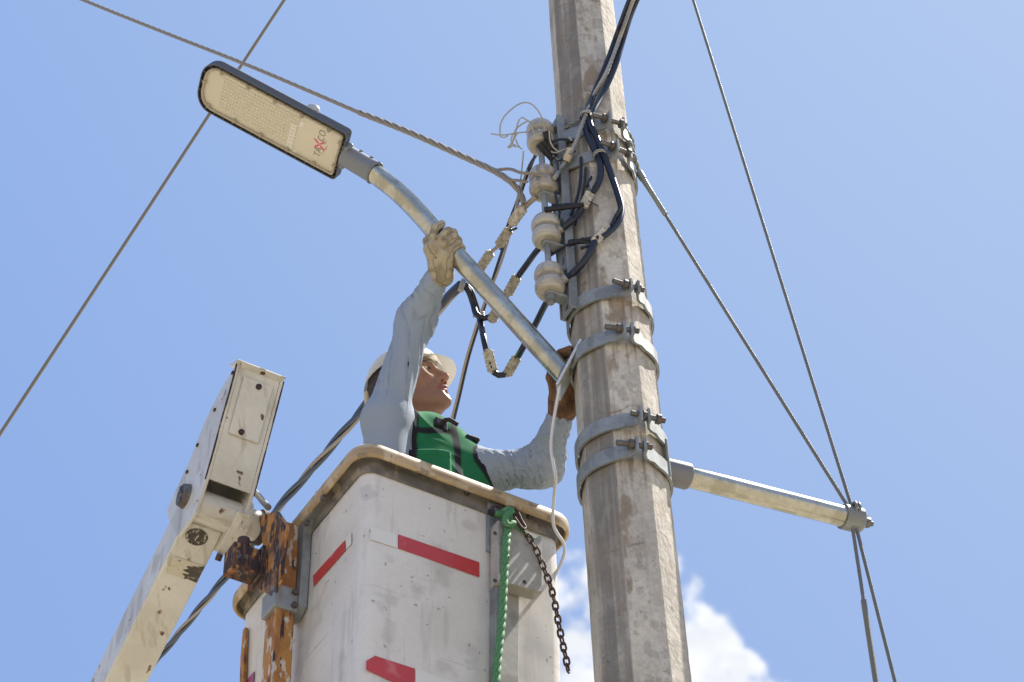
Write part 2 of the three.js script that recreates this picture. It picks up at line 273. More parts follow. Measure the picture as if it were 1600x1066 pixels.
// ---------------------------------------------------------------- utility pole
const POLE = V(.256, 0, -3.85), poleR = (h) => .1015 + .0035 * (6.9 - h), PHI = 13;
const az = (a, r, h) => V(POLE.x + Math.cos(rad(a)) * r, h, POLE.z + Math.sin(rad(a)) * r);
function onPole(x, y, off = 0) {                          // the point on the pole's near side in that direction
  const d = ray(x, y), ox = EYE.x - POLE.x, oz = EYE.z - POLE.z; let t = -(ox * d.x + oz * d.z) / (d.x * d.x + d.z * d.z);
  for (let i = 0; i < 4; i++) { const h = EYE.y + d.y * t, R = poleR(h) * .97 + off, A = d.x * d.x + d.z * d.z, B = ox * d.x + oz * d.z, C = ox * ox + oz * oz - R * R, D = B * B - A * C; t = D > 0 ? (-B - Math.sqrt(D)) / A : -B / A; }
  return EYE.clone().addScaledVector(d, t);
}
{
  const pole = thing('utility_pole', 'octagonal weathered grey concrete utility pole with brown stains', 'utility pole', V(POLE.x, 0, POLE.z));
  const H0 = -.3, H1 = 10.4, per = 7, pos = [], nor = [], uv = [], idx = [], rows = [];
  for (let h = H0; h < 4; h += .2) rows.push(h); for (let h = 4; h < 7.2; h += .012) rows.push(h); for (let h = 7.2; h <= H1; h += .2) rows.push(h);
  rows.forEach((h) => { const R = poleR(h); for (let s = 0; s < 8; s++) { const A = az(PHI + 45 * s, R, h), B = az(PHI + 45 * (s + 1), R, h), na = rad(PHI + 45 * s + 22.5); for (let k = 0; k <= per; k++) { let f = k / per; const e = f < .5 ? f : 1 - f; const p = A.clone().lerp(B, f), q = p.clone().sub(az(0, 0, h)).setY(0).normalize();
    const wav = fbm3(p.x * 5, h * 2.2, p.z * 5, 2) * .0022 + fbm3(p.x * 40, h * 22, p.z * 40, 2) * .0008 - (e < .02 ? .0014 + .0016 * Math.max(0, fbm3(s * 7.3, h * 26, 1, 2)) : 0); p.addScaledVector(q, wav); pos.push(p.x, p.y, p.z);
    const rn = V(Math.cos(na), 0, Math.sin(na)); if (e < .02) rn.lerp(q, .3).normalize(); nor.push(rn.x, rn.y, rn.z); uv.push((s + f) / 8, (h - 4.05) / 3.2); } } });
  const w = 8 * (per + 1); for (let r = 0; r < rows.length - 1; r++) for (let s = 0; s < 8; s++) for (let k = 0; k < per; k++) { const a = r * w + s * (per + 1) + k; idx.push(a, a + w, a + 1, a + 1, a + w, a + w + 1); }
  const g = new THREE.BufferGeometry(); g.setAttribute('position', new THREE.Float32BufferAttribute(pos, 3)); g.setAttribute('normal', new THREE.Float32BufferAttribute(nor, 3)); g.setAttribute('uv', new THREE.Float32BufferAttribute(uv, 2)); g.setIndex(idx);
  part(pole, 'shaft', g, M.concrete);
  const top = new THREE.CircleGeometry(poleR(H1), 8).rotateX(-Math.PI / 2).translate(POLE.x, H1 - .005, POLE.z); part(pole, 'pole_top', top, M.concrete);
}

// ---------------------------------------------------------------- clamp bands round the pole
function ribbon(path, height, th, lean = 0) {              // a flat bar set on edge along a path
  const pos = [], nor = [], uv = [], n = path.length; let L = 0;
  const T = path.map((p, i) => path[Math.min(n - 1, i + 1)].clone().sub(path[Math.max(0, i - 1)]).normalize());
  const N = T.map((t) => t.clone().cross(V(0, 1, 0)).normalize());
  const P = (i, a, b) => path[i].clone().addScaledVector(N[i], a * th / 2).add(V(0, b * height / 2, 0));
  const quad = (a, b, c, d, n1, n2, u0, u1, v0, v1) => { for (const [p, nn, u, v] of [[a, n1, u0, v0], [b, n2, u1, v0], [c, n2, u1, v1], [a, n1, u0, v0], [c, n2, u1, v1], [d, n1, u0, v1]]) { pos.push(p.x, p.y, p.z); nor.push(nn.x, nn.y, nn.z); uv.push(u, v); } };
  const up = V(0, 1, 0), dn = V(0, -1, 0);
  for (let i = 0; i < n - 1; i++) { const d = path[i].distanceTo(path[i + 1]), a = L, b = L + d; L = b; const m = [N[i].clone().negate(), N[i + 1].clone().negate()];
    quad(P(i, 1, -1), P(i + 1, 1, -1), P(i + 1, 1, 1), P(i, 1, 1), N[i], N[i + 1], a, b, 0, height);
    quad(P(i + 1, -1, -1), P(i, -1, -1), P(i, -1, 1), P(i + 1, -1, 1), m[1], m[0], b, a, 0, height);
    quad(P(i, 1, 1), P(i + 1, 1, 1), P(i + 1, -1, 1), P(i, -1, 1), up, up, a, b, 0, th); quad(P(i, -1, -1), P(i + 1, -1, -1), P(i + 1, 1, -1), P(i, 1, -1), dn, dn, a, b, 0, th); }
  for (const i of [0, n - 1]) { const t = T[i].clone().multiplyScalar(i ? 1 : -1); quad(P(i, -1, -1), P(i, 1, -1), P(i, 1, 1), P(i, -1, 1), t, t, 0, th, 0, height); }
  const g = new THREE.BufferGeometry(); g.setAttribute('position', new THREE.Float32BufferAttribute(pos, 3)); g.setAttribute('normal', new THREE.Float32BufferAttribute(nor, 3)); g.setAttribute('uv', new THREE.Float32BufferAttribute(uv, 2)); return g;
}
const RACK_AZ = 152;
function bandStrap(h, R, a0, a1, out0, out1, straightTo) {   // az a0 (ear) to az a1 (ear), the ears turned outward
  const pts = [], dir = Math.sign(a1 - a0), c = .020;
  const ear = (a, s, out) => { const q = []; const r = rad(a), T = V(-Math.sin(r), 0, Math.cos(r)).multiplyScalar(s), N = V(Math.cos(r), 0, Math.sin(r)); for (const [rr, tt] of [[R + out, 0], [R + out * .6, .001], [R + c, .003], [R + c * .55, .008], [R + .004, .017], [R, .030]]) q.push(V(POLE.x, h, POLE.z).addScaledVector(N, rr).addScaledVector(T, tt + .010)); return q; };
  const A = ear(a0, dir, out0); pts.push(...A);
  const aS = a0 + dir * 24, aE = straightTo === 'join' ? a1 : straightTo ? straightTo[0] : a1 - dir * 24;
  for (let k = 1; k <= 26; k++) pts.push(az(lerp(aS, aE, k / 27), R, h));
  if (straightTo === 'join') { pts.push(az(a1, R, h)); } else if (straightTo) { const e = az(straightTo[1], straightTo[2], h), s = pts[pts.length - 1]; for (let k = 1; k <= 3; k++) pts.push(s.clone().lerp(e, k / 3)); } else pts.push(...ear(a1, -dir, out1).reverse());
  return pts;
}
function band(earPx, label, o = {}) {
  const { earAz = 48, height = .042, boltLen = .088, boltShift = 0, rack } = o;
  const r0 = rad(earAz), hEar = heightAt(POLE.x + .135 * Math.cos(r0), POLE.z + .135 * Math.sin(r0), earPx), h = hEar - .004, R = poleR(h) + .004;
  const b = thing('pole_band', label, 'pole clamp', az(0, 0, h), 0, 'galvanised bands clamped round the pole');
  if (rack) {
    part(b, 'strap', boxUV(ribbon(bandStrap(h, R, earAz + 10, 200, .045, .04, [earAz + 38, RACK_AZ, .137]), height, .006), .5), M.zinc);
  } else part(b, 'strap', boxUV(ribbon(bandStrap(h, R, earAz, earAz + 180, .038, .038, 'join'), height, .0065), .5), M.zinc);
  part(b, 'strap', boxUV(ribbon(bandStrap(h, R, earAz, earAz - (rack ? 190 : 180), .038, .038, rack ? [-150, RACK_AZ - 360, .137] : 'join'), height, .0065), .5), M.zinc);
  for (const e of rack ? [earAz + 5] : [earAz]) { const N = V(Math.cos(rad(e)), 0, Math.sin(rad(e))), T = V(-N.z, 0, N.x), c = az(e, R + .026, h + .004).addScaledVector(T, boltShift); const L = rack ? .105 : boltLen; part(b, 'bolt', hexBolt(c.clone().addScaledVector(T, -L * .34), c.clone().addScaledVector(T, L * .66), .0072, .0135, .010), M.bolt); }
  return { h, R };
}
const bands = [
  band(192, 'uppermost galvanised clamp band, under the tie of the black cables', { rack: true, earAz: 60, height: .045 }),
  band(238, 'second clamp band from the top, its strap curling down the sunlit side', { rack: true, earAz: 54, height: .045 }),
  band(449, 'clamp band at the lower end of the insulator rack', { earAz: 64 }),
  band(516, 'clamp band just above the lamp arm plate and brown glove', { earAz: 76 }),
  band(651, 'upper of the two close clamp bands above the strut pipe', { earAz: 68, boltShift: -.026 }),
  band(698, 'lowest clamp band, level with the strut pipe collar', { earAz: 75 }),
];

// ---------------------------------------------------------------- insulator rack
const rN = V(Math.cos(rad(RACK_AZ)), 0, Math.sin(rad(RACK_AZ))), rT = V(-rN.z, 0, rN.x), rackAt = (r, t, h) => V(POLE.x, h, POLE.z).addScaledVector(rN, r).addScaledVector(rT, t);
const SPOOL_R = .172, spoolH = [214, 286, 362, 440].map((py) => { const q = rackAt(SPOOL_R, 0, 0); return heightAt(q.x, q.z, py); });
{
  const rack = thing('insulator_rack', 'galvanised steel rack holding four spool insulators on the pole', 'insulator rack', rackAt(.12, 0, 5.4));
  const h0 = spoolH[3] - .10, h1 = spoolH[0] + .09, s = new THREE.Shape([[-.026, h0], [.026, h0], [.026, h1], [-.026, h1]].map((p) => new THREE.Vector2(...p)));
  for (let i = 0; i < 4; i++) for (const d of [0]) { const c = i < 3 ? (spoolH[i] + spoolH[i + 1]) / 2 : spoolH[3] - .075; const p = new THREE.Path(); p.absellipse(0, c + d, .0085, .017, 0, Math.PI * 2, true); s.holes.push(p); }
  const web = new THREE.ExtrudeGeometry(s, { depth: .006, bevelEnabled: false, curveSegments: 10 }).applyMatrix4(basis(rT, V(0, 1, 0), rT.clone().cross(V(0, 1, 0)), rackAt(.127, 0, 0)));
  part(rack, 'channel_web', boxUV(web, .5), M.zinc);
  const RM = basis(rT, V(0, 1, 0), rT.clone().cross(V(0, 1, 0)), V(0, 0, 0));
  for (const d of [-.0265, .0265]) part(rack, 'channel_flange', rbox(rackAt(.119, d, (h0 + h1) / 2), [.005, h1 - h0, .026], RM, .002), M.zinc);
  for (const h of spoolH) for (const d of [-.0515, .0515]) {
    const sh = new THREE.Shape(); sh.moveTo(-.015, .125); sh.lineTo(-.015, SPOOL_R); sh.absarc(0, SPOOL_R, .015, Math.PI, 0, true); sh.lineTo(.015, .125); sh.closePath();
    const g = new THREE.ExtrudeGeometry(sh, { depth: .006, bevelEnabled: true, bevelSize: .001, bevelThickness: .001, bevelSegments: 1 }).translate(0, 0, -.003).applyMatrix4(basis(rT, rN, rT.clone().cross(rN), V(POLE.x, h + d, POLE.z)));
    part(rack, 'clevis_arm', boxUV(g, .5), M.zinc);
  }
  part(rack, 'rod', mg([cyl(rackAt(SPOOL_R, 0, spoolH[3] - .082), rackAt(SPOOL_R, 0, spoolH[0] + .075), .0085, .0085, 12), cyl(rackAt(SPOOL_R, 0, spoolH[3] - .074), rackAt(SPOOL_R, 0, spoolH[3] - .057), .0145, .0145, 6), cyl(rackAt(SPOOL_R, 0, spoolH[0] + .057), rackAt(SPOOL_R, 0, spoolH[0] + .07), .0145, .0145, 6)]), M.zinc);
}
{
  const prof = [[.0095, -.0365], [.024, -.0365], [.0315, -.0345], [.0350, -.030], [.0345, -.0275], [.0375, -.024], [.0378, -.012], [.0352, -.0075], [.0318, -.0045], [.0300, 0], [.0318, .0045], [.0352, .0075], [.0378, .012], [.0375, .024], [.0345, .0275], [.0350, .030], [.0315, .0345], [.024, .0365], [.0095, .0365]].map(([r, y]) => new THREE.Vector2(r * 1.05, y * 1.28));
  const names = ['top spool insulator, tangled in loose silver tie wires', 'second spool insulator from the top, gripped by the twisted bare cable', 'third spool insulator from the top, black cable looped at its groove', 'lowest spool insulator on the rack above the clamp band'];
  spoolH.forEach((h, i) => {
    const t = thing('spool_insulator', 'cream porcelain ' + names[i], 'insulator', rackAt(SPOOL_R, 0, h), 0, 'spool insulators on the rack');
    part(t, 'porcelain', new THREE.LatheGeometry(new THREE.SplineCurve(prof).getPoints(44), 36).rotateY(i * 1.7).translate(t.position.x, h, t.position.z), [M.ceramic, M.ceramicDark, M.ceramic, M.ceramicDark][i]);
    const ring = []; for (let k = 0; k <= 60; k++) { const a = k / 60 * Math.PI * 2 * 3.2; ring.push(rackAt(SPOOL_R, 0, h - .005 + .010 * k / 60).add(V(Math.cos(a) * .0335, 0, Math.sin(a) * .0335))); }
    part(t, 'tie_wire', tube(ring, .0021, { n: 120, radial: 6 }), M.aluWorn);
  });
}

// ---------------------------------------------------------------- strut and guy wires on the right
const STRUT_H = 4.985, strutP = V(0, STRUT_H, 0), yUp = V(0, 1, 0);
const sA = atPlane(1040, 736, strutP, yUp), sB = atPlane(1336, 812, strutP, yUp);
{
  const d = sB.clone().sub(sA).normalize(), t = thing('guy_strut', 'galvanised strut pipe jutting right from the pole to hold off the guy wires', 'strut pipe', sA);
  const inner = sA.clone().addScaledVector(d, -.02);
  part(t, 'pipe', cyl(inner.clone().addScaledVector(d, .02), sB, .027, .027, 36), M.pipe);
  part(t, 'collar', mg([cyl(inner, sA.clone().addScaledVector(d, .058), .0335, .0335, 36), cyl(sA.clone().addScaledVector(d, .058), sA.clone().addScaledVector(d, .062), .0335, .031, 36)]), M.castGrey);
  part(t, 'base_plate', rbox(inner.clone().addScaledVector(d, .004), [.10, .12, .008], basis(d.clone().cross(yUp), yUp, d.clone().negate(), V(0, 0, 0)), .003), M.zinc);
  const cap = part(t, 'end_cap', mg([cyl(sB.clone().addScaledVector(d, -.035), sB.clone().addScaledVector(d, .014), .0325, .0325, 32), cyl(sB.clone().addScaledVector(d, .014), sB.clone().addScaledVector(d, .022), .0325, .024, 32)]), M.zinc);
  part(cap, 'clamp_bolt', mg([cyl(sB.clone().addScaledVector(d, .02), sB.clone().addScaledVector(d, .05), .007, .007, 10), cyl(sB.clone().addScaledVector(d, .03), sB.clone().addScaledVector(d, .04), .014, .014, 6), rbox(sB.clone().addScaledVector(d, .036).add(V(0, .014, 0)), [.006, .022, .014], null, .002)]), M.bolt);
}
{
  const d = sB.clone().sub(sA).normalize(), tip = sB.clone().addScaledVector(d, -.006), over = tip.clone().add(V(0, .036, 0)), under = tip.clone().add(V(0, -.036, 0));
  const hi = V(POLE.x, heightAt(POLE.x, POLE.z, -654), POLE.z).addScaledVector(d, .10);
  const lowA = atPlane(1399, 1066, sB, V(0, 0, 1)), lowB = atPlane(1369, 1066, sB, V(0, 0, 1));
  const ext = (p, q) => p.clone().add(q.clone().sub(p).multiplyScalar((p.y + .05) / (p.y - q.y)));
  const g1 = thing('guy_wire', 'grey guy wire running from the top of the frame to the strut end', 'guy wire', hi, 0, 'guy wires over the strut');
  const o1 = over.clone().addScaledVector(d, .004), u1 = under.clone().addScaledVector(d, .006);
  part(g1, 'strand', strands([hi, o1], .0034, .0015, 8, .085, { n: 400 }), M.guy);
  part(g1, 'strand', strands([u1, ext(u1, lowA)], .0034, .0015, 8, .085, { n: 500 }), M.guy);
  part(g1, 'saddle', tube([o1, tip.clone().addScaledVector(d, .008).add(V(.01, .02, .036)), u1], .0045, { radial: 8 }), M.guy);
  const g2 = thing('guy_wire', 'grey guy wire with wrapped grips, looped round the pole by the top band', 'guy wire', V(POLE.x, 6.1, POLE.z), 0, 'guy wires over the strut');
  const o2 = over.clone().addScaledVector(d, -.006), u2 = under.clone().addScaledVector(d, -.006), s2 = at(1000, 272, depthOf(onPole(985, 240, .02)) + .03);
  part(g2, 'strand', strands([s2, o2], .0034, .0015, 8, .085, { n: 300 }), M.guy);
  part(g2, 'strand', strands([u2, ext(u2, lowB)], .0033, .0015, 8, .085, { n: 500 }), M.guy);
  part(g2, 'saddle', tube([o2, tip.clone().addScaledVector(d, -.004).add(V(.012, .02, .036)), u2], .0045, { radial: 8 }), M.guy);
  const dd = o2.clone().sub(s2).normalize(), e2 = s2.clone().addScaledVector(dd, .155);
  part(g2, 'wrapped_grip', strands([s2.clone().addScaledVector(dd, -.004), e2], .0045, .0032, 3, .017), M.grey);
  part(g2, 'wrapped_grip', mg([cyl(s2.clone().addScaledVector(dd, -.006), s2.clone().addScaledVector(dd, .02), .0105, .0105, 12), cyl(s2.clone().addScaledVector(dd, .02), s2.clone().addScaledVector(dd, .07), .0085, .007, 12)]), M.grey);
  const k0 = u2.clone().lerp(ext(u2, lowB), 0); const dl = ext(u2, lowB).sub(u2).normalize(), y0 = (p) => u2.clone().addScaledVector(dl, p);
  part(g2, 'wrapped_grip', strands([y0(.22), y0(.78)], .0046, .0028, 3, .016, { n: 500 }), M.guy);
  // the loop round the pole that the grip holds
  const loop = []; const hL = bands[0].h + .03; for (let a = -8; a <= 190; a += 9) loop.push(az(a, poleR(hL) + .007, hL + .012 * Math.sin(rad(a)))); loop.unshift(s2.clone(), at(985, 222, depthOf(s2) - .02));
  part(g2, 'pole_loop', strands(loop, .003, .0028, 3, .06), M.grey);
  const loop2 = [s2.clone(), at(982, 225, depthOf(s2) + .03)]; for (let a = -30; a >= -175; a -= 12) loop2.push(az(a, poleR(hL) + .007, hL + .02)); part(g2, 'pole_loop', strands(loop2, .003, .0028, 3, .06), M.grey);
}

// ---------------------------------------------------------------- bucket of the lift
const BTURN = rad(33.1), BU = V(Math.cos(BTURN), 0, -Math.sin(BTURN)), BZ = V(Math.sin(BTURN), 0, Math.cos(BTURN)), BC = V(-.318, 0, -4.2515);
const RIM_H = 5.05, FLOOR_H = 4.0, HX = .312, HZ = .37, INS = .031, TAPER = .015;
const bl = (x, h, z) => V(BC.x, h, BC.z).addScaledVector(BU, x).addScaledVector(BZ, z);
const BM = basis(BU, V(0, 1, 0), BZ, V(0, 0, 0));
function rrect(hx, hz, r, n = 8) { const out = []; for (const [sx, sz, a0] of [[1, 1, 0], [-1, 1, 90], [-1, -1, 180], [1, -1, 270]]) for (let k = 0; k <= n; k++) { const a = rad(a0 + 90 * k / n); out.push([sx * (hx - r) + Math.cos(a) * r, sz * (hz - r) + Math.sin(a) * r, Math.cos(a), Math.sin(a)]); } return out; }
function sweepRing(profile, hx, hz, r, s = 1, closedProfile = true) {     // profile of [out, height] swept round a rounded rectangle
  const ring = rrect(hx, hz, r, 10), pos = [], uv = [], idx = [], m = profile.length, n = ring.length; let L = 0;
  for (let i = 0; i <= n; i++) { const [x, z, nx, nz] = ring[i % n]; if (i) { const q = ring[i - 1]; L += Math.hypot(x - q[0], z - q[1]); } let w = 0; profile.forEach(([o, h], k) => { if (k) w += Math.hypot(o - profile[k - 1][0], h - profile[k - 1][1]); const p = bl(x + nx * o, h, z + nz * o); pos.push(p.x, p.y, p.z); uv.push(L / s, w / s); }); }
  for (let i = 0; i < n; i++) for (let k = 0; k < m - 1; k++) { const a = i * m + k; idx.push(a, a + 1, a + m, a + 1, a + m + 1, a + m); }
  const g = new THREE.BufferGeometry(); g.setAttribute('position', new THREE.Float32BufferAttribute(pos, 3)); g.setAttribute('uv', new THREE.Float32BufferAttribute(uv, 2)); g.setIndex(idx); g.computeVertexNormals(); return g;
}
const bucket = thing('lift_bucket', 'scuffed white fibreglass lift bucket with red reflective strips', 'lift bucket', bl(0, FLOOR_H, 0), BTURN);
const faceOff = (h) => INS + TAPER * (RIM_H - h);
const frontPt = bl(0, RIM_H, HZ - faceOff(RIM_H)), frontN = BZ.clone().add(V(0, -TAPER, 0)).normalize();
const leftPt = bl(-HX + faceOff(RIM_H), RIM_H, 0), leftN = BU.clone().negate().add(V(0, -TAPER, 0)).normalize();
const onFront = (x, y, o = 0) => atPlane(x, y, frontPt.clone().addScaledVector(frontN, o), frontN);
const onLeft = (x, y, o = 0) => atPlane(x, y, leftPt.clone().addScaledVector(leftN, o), leftN);
{
  // body: outer skin, inner skin and floor in one shell, a little fat and uneven like hand-laid fibreglass
  const pos = [], uv = [], idx = [], n = 10, rows = 60; const ring0 = rrect(1, 1, .2, n); const N = ring0.length;
  const skin = (inset, flip) => { const base = pos.length / 3; let rowsN = rows;
    for (let j = 0; j <= rows; j++) { const h = lerp(FLOOR_H, RIM_H - .012, j / rows), o = faceOff(h) + inset, ring = rrect(HX - o, HZ - o, .034 - inset * .5, n); let L = 0;
      // straight sides get extra columns so that the skin can bow
      const cols = []; for (let i = 0; i < N; i++) { cols.push(ring[i]); if (i % (n + 1) === n) { const a = ring[i], b = ring[(i + 1) % N]; for (let k = 1; k < 16; k++) cols.push([lerp(a[0], b[0], k / 16), lerp(a[1], b[1], k / 16), a[2], a[3]]); } } cols.push(cols[0]);
      cols.forEach((c, i) => { if (i) L += Math.hypot(c[0] - cols[i - 1][0], c[1] - cols[i - 1][1]); const wv = flip ? 0 : fbm3(c[0] * 5, h * 5, c[1] * 5, 3) * .0035; const p = bl(c[0] + c[2] * wv, h, c[1] + c[3] * wv); pos.push(p.x, p.y, p.z); uv.push(L, h); });
      if (j === 0) rowsN = cols.length; }
    for (let j = 0; j < rows; j++) for (let i = 0; i < rowsN - 1; i++) { const a = base + j * rowsN + i; if (flip) idx.push(a, a + 1, a + rowsN, a + 1, a + rowsN + 1, a + rowsN); else idx.push(a, a + rowsN, a + 1, a + 1, a + rowsN, a + rowsN + 1); } };
  skin(0, false); skin(.007, true);
  const g = new THREE.BufferGeometry(); g.setAttribute('position', new THREE.Float32BufferAttribute(pos, 3)); g.setAttribute('uv', new THREE.Float32BufferAttribute(uv, 2)); g.setIndex(idx); g.computeVertexNormals();
  const fo = faceOff(FLOOR_H); part(bucket, 'shell', mg([g, rbox(bl(0, FLOOR_H + .012, 0), [2 * (HX - fo) - .01, .02, 2 * (HZ - fo) - .01], BM, .005)]), M.gel);
  const hx = HX - INS, hz = HZ - INS, H = RIM_H + .012, y = (v) => H + v;
  part(bucket, 'rim_lip', sweepRing([[.016, y(-.010)], [.016, y(.001)], [.020, y(.005)], [.028, y(.005)], [.032, y(-.001)], [.034, y(-.012)], [.033, y(-.029)], [.029, y(-.036)], [.024, y(-.037)], [.021, y(-.031)], [.0205, y(-.0125)], [.016, y(-.010)]].map(([o, h]) => [o, h]), hx, hz, .030, .5), M.lip);
  part(bucket, 'rim_flange', sweepRing([[-.010, y(-.014)], [.0202, y(-.0135)], [.0202, y(-.0105)], [.017, y(.0005)], [-.012, y(.0005)], [-.012, y(-.03)], [-.001, y(-.03)]].reverse(), hx, hz, .04, .5), M.lip);
  const skirt = part(bucket, 'rim_underside', sweepRing([[.0015, y(-.064)], [.004, y(-.065)], [.0045, y(-.030)], [.012, y(-.022)], [.0199, y(-.018)], [.0199, y(-.0145)], [.0015, y(-.0145)]].reverse(), hx, hz, .036, .5), M.flange);
  for (const [px, py] of [[655, 741], [728, 771], [826, 808]]) { const p = onFront(px, py, .004); part(skirt, 'rivet', mg([cyl(p, p.clone().addScaledVector(frontN, .006), .010, .009, 12), cyl(p.clone().addScaledVector(frontN, .006), p.clone().addScaledVector(frontN, .010), .006, .004, 10)]), M.bolt); }
  // reflective strips: separate adhesive films
  const film = (name, pts, on, mat, label) => part(bucket, name, poly(pts.map(([x, y]) => on(x, y, .0022)), on === onFront ? frontN : leftN, .0009), mat, label);
  film('reflective_strip', [[622, 835], [749, 879], [749, 902], [622, 857]], onFront, M.red, 'red half of the upper front strip');
  film('white_strip', [[579, 822], [621, 836], [621, 857], [579, 843]], onFront, M.tapeWhite, 'white half of the upper front strip');
  film('reflective_strip', [[572, 1033], [586, 1025], [648, 1045], [648, 1082], [572, 1047]], onFront, M.red, 'torn lower front red strip');
  film('white_strip', [[649, 1045], [760, 1083], [760, 1110], [649, 1073]], onFront, M.tapeWhite, 'lower front pale strip');
  film('reflective_strip', [[489, 900], [539, 844], [540, 860], [490, 917]], onLeft, M.red, 'red strip on the side facing the boom');
  film('white_strip', [[540, 843], [549, 832], [549, 850], [541, 859]], onLeft, M.tapeWhite);
  film('sticker', [[383, 1066], [397, 1049], [396, 1068], [384, 1082]], onLeft, M.magenta, 'magenta corner of a sticker');
  // torn spots in the lower strip
  film('tear', [[580, 1034], [590, 1036], [592, 1040], [583, 1039]], (x, y) => onFront(x, y, .0032), M.tapeWhite);
  film('tear', [[597, 1037], [608, 1041], [608, 1045], [599, 1042]], (x, y) => onFront(x, y, .0032), M.tapeWhite);

  // hanger on the front: hook plate, box with screws, channel below
  const hang = (name, px, o, d, mat) => part(bucket, name, poly(px.map(([x, y]) => onFront(x, y, o)), frontN, d), mat);
  hang('hanger_plate', [[760, 776], [806, 793], [806, 880], [760, 862]], .002, .010, M.zinc);
  hang('hanger_channel', [[766, 920], [772, 922], [772, 1130], [764, 1128]], .002, .030, M.zinc);
  hang('hanger_channel', [[773, 925], [808, 935], [806, 1140], [772, 1130]], .002, .008, M.dustyZinc);
  const box = hang('hanger_box', [[767, 827], [833, 852], [833, 938], [767, 920]], .0125, .038, M.dustyZinc);
  for (const [x, y] of [[773, 834], [773, 908], [819, 910]]) { const p = onFront(x, y, .0505); part(box, 'screw', mg([cyl(p, p.clone().addScaledVector(frontN, .003), .0055, .005, 10)]), M.bolt); }
  part(bucket, 'hook_ring', tube([[770, 806], [768, 796], [774, 790], [786, 795], [800, 800], [806, 806], [800, 812], [786, 807]].map(([x, y], i) => onFront(x, y, .024 + .006 * Math.sin(i))), .0042, { closed: true, radial: 8 }), M.chain);
  // side stiffener bar on the face toward the boom
  part(bucket, 'side_bar', poly([[506, 772], [514, 770], [513, 780], [492, 814], [486, 836], [484, 880], [479, 950], [470, 968], [458, 978], [458, 964], [466, 955], [470, 930], [473, 870], [475, 832], [480, 812], [502, 780]].map(([x, y]) => onLeft(x, y, .004)), leftN, .022), M.zinc);
  for (const [x, y] of [[507, 779], [482, 818]]) { const p = onLeft(x, y, .026); part(bucket, 'bolt', cyl(p, p.clone().addScaledVector(leftN, .008), .009, .009, 6), M.bolt); }
  part(bucket, 'edge_strip', poly([[385, 985], [388, 983], [384, 1100], [379, 1110], [381, 1030]].map(([x, y]) => onLeft(x, y, .003)), leftN, .010), M.rustPost);
}

